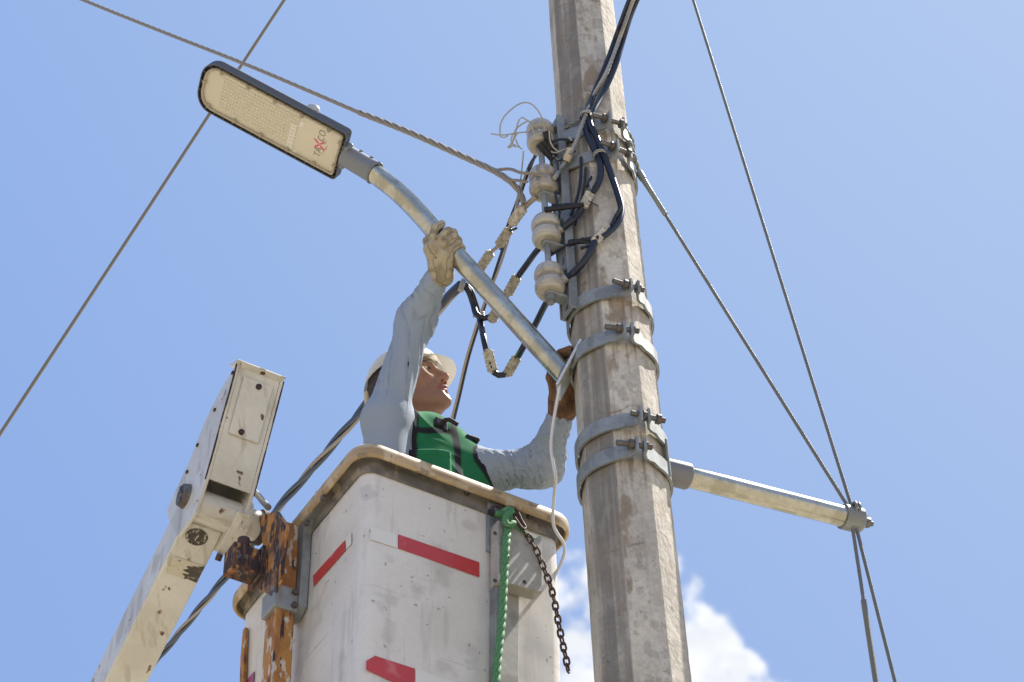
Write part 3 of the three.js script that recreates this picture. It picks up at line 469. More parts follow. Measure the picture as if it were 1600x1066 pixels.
// ---------------------------------------------------------------- boom and the rusty bracket that carries the bucket
const XL = -.532, XR = -.397, onBL = (px, py, x = XL) => atPlane(px, py, bl(x, 5, 0), BU);
{
  const boom = thing('lift_boom', 'chipped cream steel boom arm rising to the bucket, hatch on its tip', 'boom arm', bl(-.45, 0, -5.8), BTURN);
  const W = XR - XL, shift = (p, d) => p.clone().addScaledVector(BU, d);
  // lower beam: its front-left edge runs on down to the truck
  const e0 = onBL(290, 812), e1 = onBL(163, 1066), dir = e1.clone().sub(e0).normalize(), down = dir.clone().cross(BU).normalize(); if (down.y > 0) down.negate();
  const back = down.clone().negate(), far = e0.clone().addScaledVector(dir, 4.2), DEP = .12;
  const faceDown = (c) => { const y = BU.clone().cross(dir).dot(down) > 0 ? dir.clone() : dir.clone().negate(); return basis(BU, y, BU.clone().cross(y), c); };
  const fwdM = basis(BU, back, BU.clone().cross(back), V(0, 0, 0));
  const WB = .106, cB = e0.clone().add(far).multiplyScalar(.5).addScaledVector(BU, WB / 2).addScaledVector(back, DEP / 2);
  part(boom, 'beam', rbox(cB, [WB, DEP, 4.2], fwdM, .008, 2), M.boom);
  // head: two cheek plates and the hatch face between them
  const T = onBL(371, 566), B1 = onBL(321, 749), C1 = onBL(305, 800), C2 = onBL(278, 838), K = onBL(262, 808), K2 = onBL(261, 796), K3 = onBL(296, 720), K4 = onBL(321, 656), K5 = onBL(347, 605);
  const cheek = [T, B1, C1, C2, K, K2, K3, K4, K5];
  part(boom, 'cheek_plate', poly(cheek, BU, .009), M.boom);
  part(boom, 'cheek_plate', poly(cheek.map((p) => shift(p, W - .009)), BU, .009), M.boom);
  const hx = T.clone().sub(B1).normalize(), hn = hx.clone().cross(BU).normalize(); if (hn.y > 0) hn.negate();
  const q = (t, s, o = 0) => B1.clone().lerp(T, t).addScaledVector(BU, s * W).addScaledVector(hn, o);
  part(boom, 'hatch_face', poly([q(.02, .075, -.010), q(.02, .92, -.010), q(.99, .92, -.010), q(.99, .075, -.010)], hn, .009), M.boom);
  part(boom, 'head_end', poly([q(1.0, .0, .002), q(1.0, 1, .002), q(1.0, 1, -.05), q(1.0, 0, -.05)], hx, .008), M.boom);
  const hatch = part(boom, 'hatch_cover', poly([q(.42, .20, .0005), q(.42, .80, .0005), q(.90, .80, .0005), q(.90, .20, .0005)], hn, .006), M.boom);
  for (const [t, s] of [[.86, .52], [.455, .42]]) { const p = q(t, s, .006); part(hatch, 'hatch_bolt', cyl(p, p.clone().addScaledVector(hn, .007), .0085, .007, 12), M.rustDark); }
  for (const k of [0, 1]) part(boom, 'edge_weld', tube([q(.0, k, -.001), q(.25, k, .0005), q(.5, k, -.001), q(.75, k, .0005), q(.985, k, -.001)], .0026, { radial: 6 }), M.rustDark);
  for (const [x, y] of [[364, 583], [336, 641], [309, 696], [293, 738]]) { const p = onBL(x, y); part(boom, 'rivet', cyl(p.clone().addScaledVector(BU, .001), p.clone().addScaledVector(BU, -.004), .006, .005, 10), M.rustDark); }
  // back of the head, closing it toward the sky
  { const o = [T, K5, K4, K3, K2, K], inn = o.map((p) => p.clone().addScaledVector(hn, .012)).reverse(); part(boom, 'head_back', poly([...o.map((p) => p.clone().addScaledVector(hn, .004)), ...inn].map((p) => shift(p, .0095)), BU, W - .019), M.boom); }
  // pivot: pin, inner tube, outer tube to the bracket
  const pv = onBL(291, 776, XL), pvA = pv.clone();
  part(boom, 'pivot_pin', mg([cyl(pv.clone().addScaledVector(BU, -.016), pv, .030, .034, 28), cyl(pv.clone().addScaledVector(BU, -.022), pv.clone().addScaledVector(BU, -.016), .012, .013, 12), rbox(pv.clone().addScaledVector(BU, -.018), [.006, .052, .01], BM, .002)]), M.bolt);
  const pt = onBL(322, 795, XL + .04); part(boom, 'pivot_sleeve', mg([cyl(bl(XL + .012, pt.y, 0).add(pt.clone().sub(bl(XL + .04, pt.y, 0))), bl(XR + .012, pt.y, 0).add(pt.clone().sub(bl(XL + .04, pt.y, 0))), .043, .043, 32)]), M.boom);
  const along = (x) => pt.clone().addScaledVector(BU, x - (XL + .04));
  part(boom, 'pivot_sleeve', mg([cyl(along(XR - .012), along(XR + .012), .056, .056, 32), cyl(along(XR), along(-.317), .040, .040, 32)]), M.boom);
  // lug plate and bolts under the pivot, and the release handle
  part(boom, 'lug_plate', poly([[318, 845], [352, 790], [372, 800], [338, 862]].map(([x, y]) => onBL(x, y, XR - .03)), BU, .035), M.boom);
  for (const [x, y, x2, y2] of [[344, 866, 340, 876], [338, 838, 330, 850]]) { part(boom, 'lug_bolt', cyl(onBL(x, y, XR - .02), onBL(x2, y2, XR - .02), .0085, .0085, 12), M.chain); }
  part(boom, 'release_handle', tube([onBL(391, 764, XR + .01), onBL(399, 770, XR + .02), onBL(410, 783, XR + .03), onBL(419, 793, XR + .03)], .0085, { radial: 12 }), M.castGrey);
  part(boom, 'oval_sticker', (() => { const c = e0.clone().addScaledVector(dir, .035).addScaledVector(BU, WB * .44).addScaledVector(down, .0015); const g = new THREE.CircleGeometry(.030, 32); g.scale(1, .78, 1); return g.applyMatrix4(faceDown(c)); })(), M.scuffed, 'scratched dark oval sticker');
  part(boom, 'scuff_label', (() => { const c = e0.clone().addScaledVector(dir, .13).addScaledVector(BU, WB * .55).addScaledVector(down, .0015); const g = new THREE.PlaneGeometry(.088, .05); return g.applyMatrix4(faceDown(c)); })(), M.scuffLabel, 'rubbed-off label with dark scuffs');
  // foot of the boom on the truck's turret, out of view
  part(boom, 'turret', mg([cyl(V(far.x, -.02, far.z), V(far.x, far.y + .05, far.z), .22, .18, 24)]), M.boom);

  const br = thing('bucket_bracket', 'rusted orange steel bracket joining the boom to the bucket', 'bracket', bl(-.33, FLOOR_H, .1), BTURN);
  const XP = -.330, pz = onBL(441, 900, XP), rel = pz.clone().sub(bl(XP, pz.y, 0)), zc = rel.dot(BZ), pTop = onBL(455, 815, XP).y;
  const post = (h0, h1, w, dmm, dx = 0, dz = 0) => rbox(bl(XP + dx, (h0 + h1) / 2, zc + dz), [w, h1 - h0, dmm], BM, .004);
  part(br, 'post', post(FLOOR_H + .05, pTop, .050, .060), M.rustPost);
  part(br, 'face_plate', poly([[404, 806], [432, 800], [447, 822], [436, 905], [424, 932], [402, 918], [412, 862]].map(([x, y]) => onBL(x, y, XP - .036)), BU, .011), M.rust);
  part(br, 'collar', cyl(along(-.347), along(-.330), .047, .047, 28), M.rustDark);
  const c1 = onBL(378, 880, -.412), c2 = onBL(412, 892, -.372);
  part(br, 'valve_block', mg([rbox(c1, [.075, .075, .06], BM, .006), cyl(c1, bl(XP - .02, c1.y - .004, 0).add(c1.clone().sub(bl(-.412, c1.y, 0))), .026, .026, 4), rbox(c1.clone().addScaledVector(BU, .042), [.012, .095, .075], BM, .003)]), M.rustDark);
  part(br, 'valve_cap', cyl(c1.clone().add(V(0, .03, 0)), c1.clone().add(V(0, .075, 0)), .018, .016, 14), M.chain);
  const hC = onBL(438, 948, XP).y; part(br, 'clamp_plate', mg([rbox(bl(XP - .004, hC, zc + .004), [.064, .068, .072], BM, .004)]), M.zinc);
  for (const d of [-.02, .02]) { const p = bl(XP + .016, hC + d, zc + .04); part(br, 'bolt', cyl(p, p.clone().addScaledVector(BZ, .009), .008, .008, 6), M.bolt); }
  part(br, 'edge_bar', poly([[433, 812], [437, 812], [432, 925], [428, 925]].map(([x, y]) => onBL(x, y, XP - .0365)).map((p) => p.clone()), BU, .004), M.rustDark);
}

// ---------------------------------------------------------------- street lamp on its arm, held up to the pole
const pipePts = [[884, 589, 5.335], [850, 551, 5.378], [770, 462, 5.475], [693, 377, 5.565], [655, 334, 5.61], [634, 312, 5.632], [614, 294, 5.65], [596, 280, 5.664], [583, 270, 5.672]].map((p) => at(...p));
const pipeCurve = new THREE.CatmullRomCurve3(pipePts, false, 'centripetal');
{
  const lamp = thing('street_lamp', 'grey street lamp head with cream lens on a galvanised arm held by the worker', 'street lamp', pipePts[0]);
  part(lamp, 'arm_pipe', tube(pipeCurve, .0262, { n: 120, radial: 36 }), M.pipe);
  // mounting plate welded across the lower end
  const pd = pipePts[1].clone().sub(pipePts[0]).normalize();
  const P0 = at(873, 611, 5.315), P1 = at(908, 545, 5.375), pl = P1.clone().sub(P0).normalize(), pn = pd.clone().addScaledVector(pl, -pd.dot(pl)).normalize(), pw = pl.clone().cross(pn).normalize();
  part(lamp, 'mounting_plate', rbox(P0.clone().add(P1).multiplyScalar(.5), [P0.distanceTo(P1) + .01, .008, .085], basis(pl, pn, pl.clone().cross(pn), V(0, 0, 0)), .0025), M.zincLight);
  part(lamp, 'plate_weld', tube(Array.from({ length: 20 }, (_, i) => { const a = i / 20 * 6.283; return pipePts[0].clone().addScaledVector(pl, Math.cos(a) * .029).addScaledVector(pw, Math.sin(a) * .029).addScaledVector(pn, .008); }), .004, { closed: true, radial: 6 }), M.zinc);

  const nC = at(533, 247, 5.70), fC = at(311, 128, 5.79), A = fC.clone().sub(nC), L = A.length(); A.normalize();
  let B = at(519, 286, 5.755).sub(at(547, 208, 5.645)); const WID = .158; B.addScaledVector(A, -B.dot(A)).normalize();
  let Nn = A.clone().cross(B); if (Nn.dot(EYE.clone().sub(nC)) < 0) Nn.negate();
  const LM = basis(A, B, A.clone().cross(B), nC), flip = A.clone().cross(B).dot(Nn) > 0 ? 1 : -1;          // local z = flip means toward the street
  const lp = (x, y, z) => nC.clone().addScaledVector(A, x).addScaledVector(B, y).addScaledVector(Nn, z);
  const outline = (ins, Lh = L, k = 1) => { const w = WID / 2 - ins, x0 = ins, x1 = Lh - ins, r0 = Math.max(.004, .016 - ins * .5), r1 = Math.max(.01, .052 - ins * .6), s = new THREE.Shape(); s.moveTo(x0 + r0, -w); s.lineTo(x1 - r1, -w); s.bezierCurveTo(x1 - r1 * .35, -w, x1, -w + r1 * .5, x1, -w + r1 * 1.1); s.lineTo(x1, w - r1 * 1.1); s.bezierCurveTo(x1, w - r1 * .5, x1 - r1 * .35, w, x1 - r1, w); s.lineTo(x0 + r0, w); s.quadraticCurveTo(x0, w, x0, w - r0); s.lineTo(x0, -w + r0); s.quadraticCurveTo(x0, -w, x0 + r0, -w); return s; };
  const ext = (shape, z0, z1, bev = .002) => { const g = new THREE.ExtrudeGeometry(shape, { depth: Math.abs(z1 - z0) - 2 * bev, bevelEnabled: bev > 0, bevelSize: bev, bevelOffset: -bev, bevelThickness: bev, bevelSegments: 2, curveSegments: 12 }); g.translate(0, 0, bev); if (flip < 0) g.translate(0, 0, -Math.max(z0, z1)).scale(1, 1, 1); else g.translate(0, 0, Math.min(z0, z1)); return boxUV(g.applyMatrix4(LM), .5); };
  const ringShape = (o, i) => { const s = outline(o); s.holes.push(new THREE.Path(outline(i).getPoints(14).reverse())); return s; };
  part(lamp, 'housing', ext(outline(0), -.034, -.012, .007), M.lampGrey);
  part(lamp, 'housing_rim', ext(ringShape(0, .0032), -.014, .0, .001), M.lampGrey);
  const grille = part(lamp, 'vent_ring', ext(ringShape(.0031, .0115), -.013, -.009, .0005), M.dark);
  // cooling ribs bridging the vent ring
  const ribs = [], path = outline(.0073).getSpacedPoints(38); path.forEach((p, i) => { if (i === 38) return; const q = path[(i + 1) % 38], d = new THREE.Vector2().subVectors(q, p).normalize(), c = lp(p.x, p.y, -.004), t = A.clone().multiplyScalar(d.x).addScaledVector(B, d.y), n2 = t.clone().cross(Nn); ribs.push(rbox(c, [.0018, .0085, .010], basis(t, n2, t.clone().cross(n2), V(0, 0, 0)), .0004, 1)); });
  const rm = part(grille, 'cooling_ribs', mg(ribs), M.lampGrey); rm.userData.kind = 'stuff';
  part(lamp, 'lens_frame', ext(ringShape(.011, .0165), -.012, .0005, .001), M.lampFrame);
  // LED board: pale plate, rows of little domes on its outer two thirds
  const board = part(lamp, 'led_board', ext(outline(.0155), -.012, -.007, .0005), M.board);
  const dome = new THREE.SphereGeometry(.0042, 10, 5, 0, Math.PI * 2, 0, Math.PI / 2).rotateX(Math.PI / 2), domes = [];
  for (let i = 0; i < 26; i++) for (let j = 0; j < 9; j++) { const x = .150 + i * .0096, y = (j - 4) * .0112; if (x > L - .05 && Math.abs(y) > .036) continue; if (x > L - .036) continue; domes.push(dome.clone().scale(1, 1, .6).applyMatrix4(basis(A, B.clone().multiplyScalar(flip), Nn, lp(x, y, -.0066)))); }
  const dm = part(board, 'led_domes', mg(domes), M.domes); dm.userData.kind = 'stuff';
  const pane = part(lamp, 'cover_glass', ext(outline(.0145), .0008, .0026, .0003), M.pane);
  path.filter((_, i) => i % 3 === 1).forEach((p0) => { const k = .78, cx = L / 2; const p = new THREE.Vector2(cx + (p0.x - cx) * .965, p0.y * .855); part(lamp, 'frame_screw', mg([cyl(lp(p.x, p.y, -.004), lp(p.x, p.y, .0032), .0062, .0056, 12), cyl(lp(p.x, p.y, .0032), lp(p.x, p.y, .0052), .0035, .003, 8)]), M.lampFrame); });
  // strip of pale tape and glue marks on the board
  part(board, 'tape_strip', poly([[446, 231], [455, 234], [464, 197], [455, 192]].map(([x, y]) => atPlane(x, y, lp(0, 0, -.0064), Nn)), Nn, .0007), M.tapeWhite);
  part(board, 'tape_strip', poly([[455, 240], [461, 243], [464, 236], [458, 233]].map(([x, y]) => atPlane(x, y, lp(0, 0, -.0064), Nn)), Nn, .0007), M.tapeWhite);
  part(board, 'tape_strip', poly([[466, 196], [472, 199], [476, 192], [470, 189]].map(([x, y]) => atPlane(x, y, lp(0, 0, -.0064), Nn)), Nn, .0007), M.tapeWhite);
  // printed logo: TA, a pink four-petal X, CO, reading up the board
  const font = await new FontLoader().loadAsync('fonts/droid/droid_sans_regular.typeface.json');
  const tx = B.clone().negate(), ty = A.clone(), tz = tx.clone().cross(ty), sgn = tz.dot(Nn) > 0 ? 1 : -1;
  const tM = (x, y) => basis(tx, ty.clone().multiplyScalar(sgn), Nn, lp(x, y, -.0064));
  const lx = .064, put = (str, y) => { const g = new TextGeometry(str, { font, size: .0195, depth: .0003, curveSegments: 4, bevelEnabled: false }); g.computeBoundingBox(); return clean(g).applyMatrix4(tM(lx, y)); };
  part(board, 'logo_lettering', mg([put('TA', .0385), put('CO', -.0125)]), M.print);
  const pet = []; for (let i = 0; i < 4; i++) { const s = new THREE.Shape(); s.moveTo(0, 0); s.bezierCurveTo(.002, .006, .006, .010, .0105, .0125); s.bezierCurveTo(.011, .008, .008, .003, 0, 0); const g = new THREE.ExtrudeGeometry(s, { depth: .0003, bevelEnabled: false }); g.rotateZ(i * Math.PI / 2 + .15); g.scale(1.3, 1.5, 1); pet.push(clean(g).applyMatrix4(tM(lx + .0098, .0))); }
  part(board, 'logo_petals', mg(pet), M.pink);
  part(board, 'logo_lettering', mg([poly([lp(lx - .006, .026, -.0064), lp(lx - .0072, .026, -.0064), lp(lx - .0072, .008, -.0064), lp(lx - .006, .008, -.0064)], Nn, .0003), poly([lp(lx - .006, -.010, -.0064), lp(lx - .0072, -.010, -.0064), lp(lx - .0072, -.024, -.0064), lp(lx - .006, -.024, -.0064)], Nn, .0003)]), M.print);
  part(board, 'logo_petals', mg([0, 1, 2].map((i) => cyl(lp(lx - .010 - i * .002, .004 - i * .006, -.0064), lp(lx - .010 - i * .002, .004 - i * .006, -.0061), .0022 - i * .0004, .0022 - i * .0004, 8))), M.pink);
  // photocell dome on the back, collar at the neck
  const ph = atPlane(484, 177, lp(0, 0, -.030), Nn);
  part(lamp, 'photocell', mg([cyl(ph.clone().addScaledVector(Nn, .006), ph.clone().addScaledVector(Nn, -.014), .021, .021, 24), new THREE.SphereGeometry(.021, 24, 12).translate(...ph.clone().addScaledVector(Nn, -.014).toArray())]), M.photocell);
  const k0 = lp(-.004, 0, -.020), k1 = at(585, 270, 5.672), kd = k1.clone().sub(k0).normalize();
  part(lamp, 'neck_collar', mg([cyl(k0, k1, .0305, .0305, 32), rbox(lp(-.002, 0, -.018), [.02, .075, .034], LM.clone().setPosition(0, 0, 0), .006), tube(Array.from({ length: 24 }, (_, i) => { const a = i / 24 * 6.283, [x, y] = frame(kd); return k1.clone().addScaledVector(x, Math.cos(a) * .0308).addScaledVector(y, Math.sin(a) * .0308); }), .003, { closed: true, radial: 6 })]), M.collarGrey);
  for (const s of [.35, .72]) { const [x, y] = frame(kd), p = k0.clone().lerp(k1, s).addScaledVector(UPV, .0245).addScaledVector(RIGHT, .0125); part(lamp, 'set_screw', cyl(p, p.clone().addScaledVector(UPV, .006).addScaledVector(RIGHT, .003), .005, .005, 8), M.zinc); }
}

// ---------------------------------------------------------------- conductors and cables
const zIns = (i) => depthOf(rackAt(SPOOL_R, 0, spoolH[i]));
const px = (list) => list.map(([x, y, z]) => at(x, y, z));
function crimp(parent, a, b, r = .011, mat = M.alu) {      // compression sleeve: a ribbed, slightly flattened block on the cable
  const d = b.clone().sub(a), L = d.length(), [x, y, z] = frame(d, EYE.clone().sub(a)), Mx = basis(x, y, z, V(0, 0, 0)), mid = a.clone().add(b).multiplyScalar(.5), n = Math.max(3, Math.round(L / .011)), gs = [rbox(mid, [r * 2.1, r * 1.5, L], Mx, .005), rbox(mid.clone().addScaledVector(x, r * .2), [r * .25, r * 1.72, L * 1.02], Mx, .001)];
  for (let i = 0; i < n; i++) gs.push(rbox(a.clone().lerp(b, (i + .5) / n), [r * 2.28, r * 1.66, L / n * .55], Mx, .003));
  gs.push(cyl(a.clone().addScaledVector(z, -.004), b.clone().addScaledVector(z, .004), r * .62, r * .62, 10));
  return part(parent, 'crimp_sleeve', mg(gs), mat);
}
const runOn = (parent, a, b, len, r, mat) => { const d = b.clone().sub(a).normalize(); return part(parent, 'span', tube([b.clone().addScaledVector(d, -.05), b.clone().addScaledVector(d, len / 2), b.clone().addScaledVector(d, len)], r, { n: 12, radial: 8 }), mat); };   // the rest of a span, out of the picture
const tie = (parent, p, d, r, n = 3) => { const [x, y, z] = frame(d), q = []; for (let k = 0; k <= n * 14; k++) { const a = k / 14 * 6.283; q.push(p.clone().addScaledVector(x, Math.cos(a) * r).addScaledVector(y, Math.sin(a) * r).addScaledVector(z, (k / (n * 14) - .5) * .014)); } return part(parent, 'wire_tie', tube(q, .0022, { n: n * 20, radial: 5 }), M.tieWire); };
{
  // bare twisted span cable from the upper left to the second insulator
  const z2 = zIns(1), c = thing('span_cable', 'bare twisted aluminium cable slanting from the upper left to the second insulator', 'cable', at(815, 320, z2));
  part(c, 'strand', strands(px([[-60, -80, 8.4], [130, 0, 7.6], [260, 52, 7.1], [390, 103, 6.65], [480, 141, 6.4], [575, 182, 6.2]]), .0036, .0028, 5, .20, { n: 700 }), M.aluWorn);
  part(c, 'grip_wrap', strands(px([[562, 176, 6.22], [640, 207, 6.07], [720, 243, 5.93], [775, 269, 5.83], [800, 286, 5.78], [812, 300, 5.765], [819, 318, z2 - .03]]), .0054, .0036, 5, .20, { n: 320 }), M.aluWorn);
  part(c, 'tail', strands(px([[772, 266, 5.84], [795, 264, 5.80], [815, 270, z2 - .03], [836, 272, z2 - .04], [858, 280, z2 - .04]]), .0025, .0024, 3, .03), M.aluWorn);
  part(c, 'tail', strands(px([[788, 281, 5.80], [808, 282, 5.76], [824, 284, z2 - .03]]), .0025, .0024, 3, .03), M.aluWorn);
  runOn(c, at(130, 0, 7.6), at(-60, -80, 8.4), 30, .006, M.aluWorn);
  const f = thing('far_wire', 'thin distant wire crossing diagonally behind the lamp head', 'wire', at(450, -10, 12)); part(f, 'strand', tube(px([[520, -112, 12.3], [450, -9, 12], [225, 335, 11], [0, 678, 10], [-60, 770, 9.7]]), .0088, { n: 200, radial: 8 }), M.farWire); runOn(f, at(450, -9, 12), at(520, -112, 12.3), 30, .0088, M.farWire); runOn(f, at(0, 678, 10), at(-60, 770, 9.7), 12, .0088, M.farWire);
}
{
  // black insulated pair and bare neutral coming down the face of the pole
  const q = (x, y, o = .02) => onPole(x, y, o);
  const c = thing('black_cable_bundle', 'two black insulated cables with bare strand, tied on the front of the pole', 'cable bundle', q(915, 185));
  const far = (x, y, o) => at(x, y, 6.18 + o);
  const A1 = [far(1010, -60, -.25), far(983, 4, -.2), at(966, 50, 6.12), at(948, 100, 6.06), at(928, 148, 6.0), q(914, 184, .022), q(916, 205), q(928, 232), q(937, 252, .018), q(938, 275, .018), q(932, 292, .018), q(924, 302, .018)];
  const A2 = [far(1018, -50, -.23), far(991, 8, -.18), at(976, 52, 6.12), at(962, 100, 6.05), at(944, 142, 5.99), q(925, 178, .024), q(921, 190, .024), q(932, 215), q(944, 243, .024), q(956, 276), q(966, 306), q(971, 328), q(966, 347), q(952, 362, .018), q(940, 371, .018)];
  part(c, 'cable', tube(A1, .0092, { radial: 12 }), M.black);
  part(c, 'cable', tube(A2, .0092, { radial: 12 }), M.black);
  part(c, 'bare_strand', strands([far(1014, -56, -.28), far(988, 4, -.235), at(971, 52, 6.085), at(948, 112, 6.02), at(926, 152, 5.985), q(915, 180, .036)], .0035, .0028, 4, .06), M.tieWire);
  part(c, 'bare_strand', strands([q(915, 182, .03), q(908, 200, .03), q(900, 222, .03), q(890, 242, .032)], .0042, .0026, 5, .09), M.tieWire);
  runOn(c, A1[1], A1[0], 25, .0092, M.black); runOn(c, A2[1], A2[0], 25, .0092, M.black);
  tie(c, q(916, 183, .026), A1[5].clone().sub(A1[4]), .0185, 3); tie(c, q(937, 243, .022), q(940, 250, .02).sub(q(934, 236, .02)), .0185, 2);
  crimp(c, q(922, 302, .02), q(911, 324, .02), .0115, M.aluBright); crimp(c, q(945, 360, .02), q(928, 379, .02), .0115, M.aluBright);
  // cut tails of black and steel by the lower connectors
  for (const [a, b] of [[[917, 292], [924, 276]], [[925, 300], [932, 287]], [[962, 340], [970, 322]], [[955, 352], [963, 335]]]) part(c, 'cut_tail', cyl(q(...a, .028), q(...b, .03), .0042, .0042, 8), M.blackTape);
  part(c, 'cable', tube([q(911, 322, .02), q(904, 334, .02), at(893, 345, depthOf(q(900, 340, .03))), at(880, 356, zIns(2) - .01), at(872, 361, zIns(2) - .015)], .0092, { radial: 12 }), M.black);
  part(c, 'cable', tube([q(930, 377, .02), q(922, 394, .02), q(908, 414, .02), at(893, 429, depthOf(q(896, 425, .02)) + .0), at(880, 437, zIns(3) - .015)], .0095, { radial: 12 }), M.black);
  for (const [x, y, i] of [[874, 359, 2], [881, 436, 3]]) tie(c, at(x, y, zIns(i) - .013), at(x + 10, y - 8, zIns(i)).sub(at(x, y, zIns(i))), .012, 4);
  // taped stubs that stick out to the left
  const stub = (a, b, r) => part(c, 'taped_stub', mg([cyl(a, b, r, r, 12), cyl(b.clone().lerp(a, .18), b, r * 1.25, r * 1.25, 12), cyl(b.clone().lerp(a, .5), b.clone().lerp(a, .42), r * 1.2, r * 1.2, 12)]), M.blackTape);
  stub(q(912, 319, .03), at(862, 322, 5.64), .0052); stub(q(912, 321, .024), at(851, 328, 5.62), .0066);
  stub(q(936, 372, .024), at(889, 380, 5.56), .0075); stub(q(930, 380, .02), at(907, 378, 5.53), .0036); stub(q(930, 382, .02), at(907, 388, 5.52), .0036);
  part(c, 'thin_cable', tube([q(908, 246, .01), q(907, 280, .01), q(901, 312, .012), at(888, 345, 5.66), at(872, 378, 5.64), at(858, 400, 5.60)], .0042, { radial: 8 }), M.black);
  for (const [l, r] of [[[[915, 262, .008], [913, 290, .008], [905, 325, .008], [899, 352, .008]], .0032], [[[899, 236, .012], [884, 246, .03], [872, 252, .05]], .003]]) part(c, 'thin_cable', tube(l.map(([x, y, o]) => q(x, y, o)), r, { radial: 8 }), M.black);
  part(c, 'thin_cable', tube([at(905, 330, 5.60), at(884, 348, 5.61), at(868, 372, 5.60), at(858, 399, 5.59)], .0028, { radial: 8 }), M.black);
  part(c, 'thin_cable', tube([at(866, 244, 5.76), at(872, 262, 5.75), at(868, 300, 5.72), at(874, 338, 5.66), at(868, 360, 5.62)], .0030, { radial: 8 }), M.black);
  part(c, 'steel_tail', cyl(q(920, 314, .024), q(934, 322, .026), .0014, .0014, 6), M.blackTape);
  part(c, 'steel_tail', tube([q(925, 296, .026), q(921, 283, .03), q(923, 272, .032)], .0022, { radial: 6 }), M.tieWire);
  part(c, 'thin_cable', tube([at(890, 380, 5.56), at(874, 391, 5.58), at(858, 401, 5.60)], .0034, { radial: 8 }), M.black);
}
{
  // jumpers from the insulators down to the service drop
  const z3 = zIns(2), z4 = zIns(3), z2 = zIns(1);
  const j2 = thing('jumper_cable', 'bare jumper with three grey crimp sleeves left of the third insulator', 'cable', at(812, 335, z2), 0, 'jumper cables left of the rack');
  part(j2, 'coil', strands(px([[838, 308, z2 - .03], [828, 316, z2 - .02], [820, 324, z2 - .02]]), .005, .0032, 3, .013), M.alu);
  crimp(j2, at(818, 324, z2 - .02), at(799, 350, z2 - .01), .0135, M.aluBright);
  crimp(j2, at(796, 358, z2), at(779, 384, z2 + .01), .0125, M.alu); crimp(j2, at(767, 394, z2 + .02), at(750, 420, z2 + .03), .0125, M.alu);
  part(j2, 'strand', tube(px([[802, 346, z2 - .005], [794, 360, z2], [778, 385, z2 + .01], [764, 397, z2 + .02], [748, 424, z2 + .03], [738, 440, z2 + .05]]), .0052), M.aluWorn);
  part(j2, 'cut_tail', tube(px([[796, 360, z2 - .012], [802, 359, z2 - .016], [808, 356, z2 - .018]]), .0032), M.black);
  const hubZ = 5.72;
  const j3 = thing('jumper_cable', 'black jumper cable from the third insulator, upper of the two V loops', 'cable', at(800, 448, z3), 0, 'jumper cables left of the rack');
  part(j3, 'cable', tube(px([[846, 384, z3 - .01], [838, 393, z3 - .01], [824, 412, z3 + .02], [808, 434, z3 + .03]]), .0085, { radial: 10 }), M.black);
  crimp(j3, at(808, 432, z3 + .03), at(793, 460, z3 + .04), .0125, M.alu);
  part(j3, 'cable', tube(px([[794, 458, z3 + .04], [785, 472, z3 + .05], [772, 490, z3 + .06], [764, 496, z3 + .065], [754, 497, z3 + .07], [745, 492, z3 + .07], [739, 474, hubZ], [732, 455, hubZ], [724, 446, hubZ], [712, 452, hubZ + .02], [690, 478, hubZ + .08]]), .0085, { radial: 10 }), M.black);
  crimp(j3, at(777, 482, z3 + .056), at(768, 502, z3 + .062), .0125, M.alu);
  const j4 = thing('jumper_cable', 'black jumper cable from the lowest insulator, lower of the two V loops', 'cable', at(797, 575, z4), 0, 'jumper cables left of the rack');
  part(j4, 'cable', tube(px([[858, 466, z4 - .01], [850, 480, z4 + .02], [836, 508, z4 + .06], [820, 538, z4 + .08], [808, 560, z4 + .08]]), .0085, { radial: 10 }), M.black);
  crimp(j4, at(808, 558, z4 + .08), at(792, 586, z4 + .08), .0125, M.alu);
  part(j4, 'cable', tube(px([[793, 582, z4 + .08], [784, 587, z4 + .08], [774, 584, z4 + .08], [768, 574, z4 + .08], [762, 556, z4 + .09], [756, 530, z4 + .12], [750, 500, hubZ - .02], [742, 472, hubZ], [734, 452, hubZ + .01], [722, 444, hubZ + .01], [706, 456, hubZ + .04], [684, 484, hubZ + .1]]), .0085, { radial: 10 }), M.black);
  crimp(j4, at(762, 548, z4 + .09), at(770, 581, z4 + .08), .0125, M.aluBright);
  tie(j4, at(722, 446, hubZ), at(730, 450, hubZ).sub(at(714, 444, hubZ)), .017, 4); tie(j4, at(748, 491, hubZ), at(749, 500, hubZ).sub(at(747, 480, hubZ)), .015, 3);
  part(j4, 'cut_tail', tube(px([[805, 560, z4 + .07], [808, 552, z4 + .065], [811, 547, z4 + .06]]), .0025), M.greenScrap);
  // twin cable that hangs straight down behind everything
  const tw = thing('twin_cable', 'thin twin cable, black and bare, hanging behind the worker', 'cable', at(740, 545, 6.0));
  part(tw, 'cable', tube(px([[836, 243, 5.98], [820, 285, 5.96], [805, 330, 5.95], [787, 385, 5.96], [772, 430, 5.98], [757, 480, 6.0], [744, 520, 6.02], [732, 560, 6.06], [718, 620, 6.12], [707, 668, 6.2], [700, 720, 6.3], [690, 800, 6.5], [670, 1000, 7.0]]), .0042, { radial: 8 }), M.black);
  part(tw, 'cable', tube(px([[826, 262, 5.97], [817, 285, 5.95], [808, 318, 5.94], [791, 386, 5.95], [775, 432, 5.97], [755, 478, 5.99], [740, 522, 6.01], [728, 562, 6.05], [714, 622, 6.11], [702, 670, 6.19], [696, 722, 6.29], [686, 800, 6.49], [666, 1000, 6.99]]), .0034, { radial: 8 }), M.aluWorn);
  // triplex service drop running down to the left, behind the man and the boom
  const sd = thing('service_drop', 'twisted triplex cable sagging down left behind the bucket and boom', 'cable', at(560, 640, 6.6));
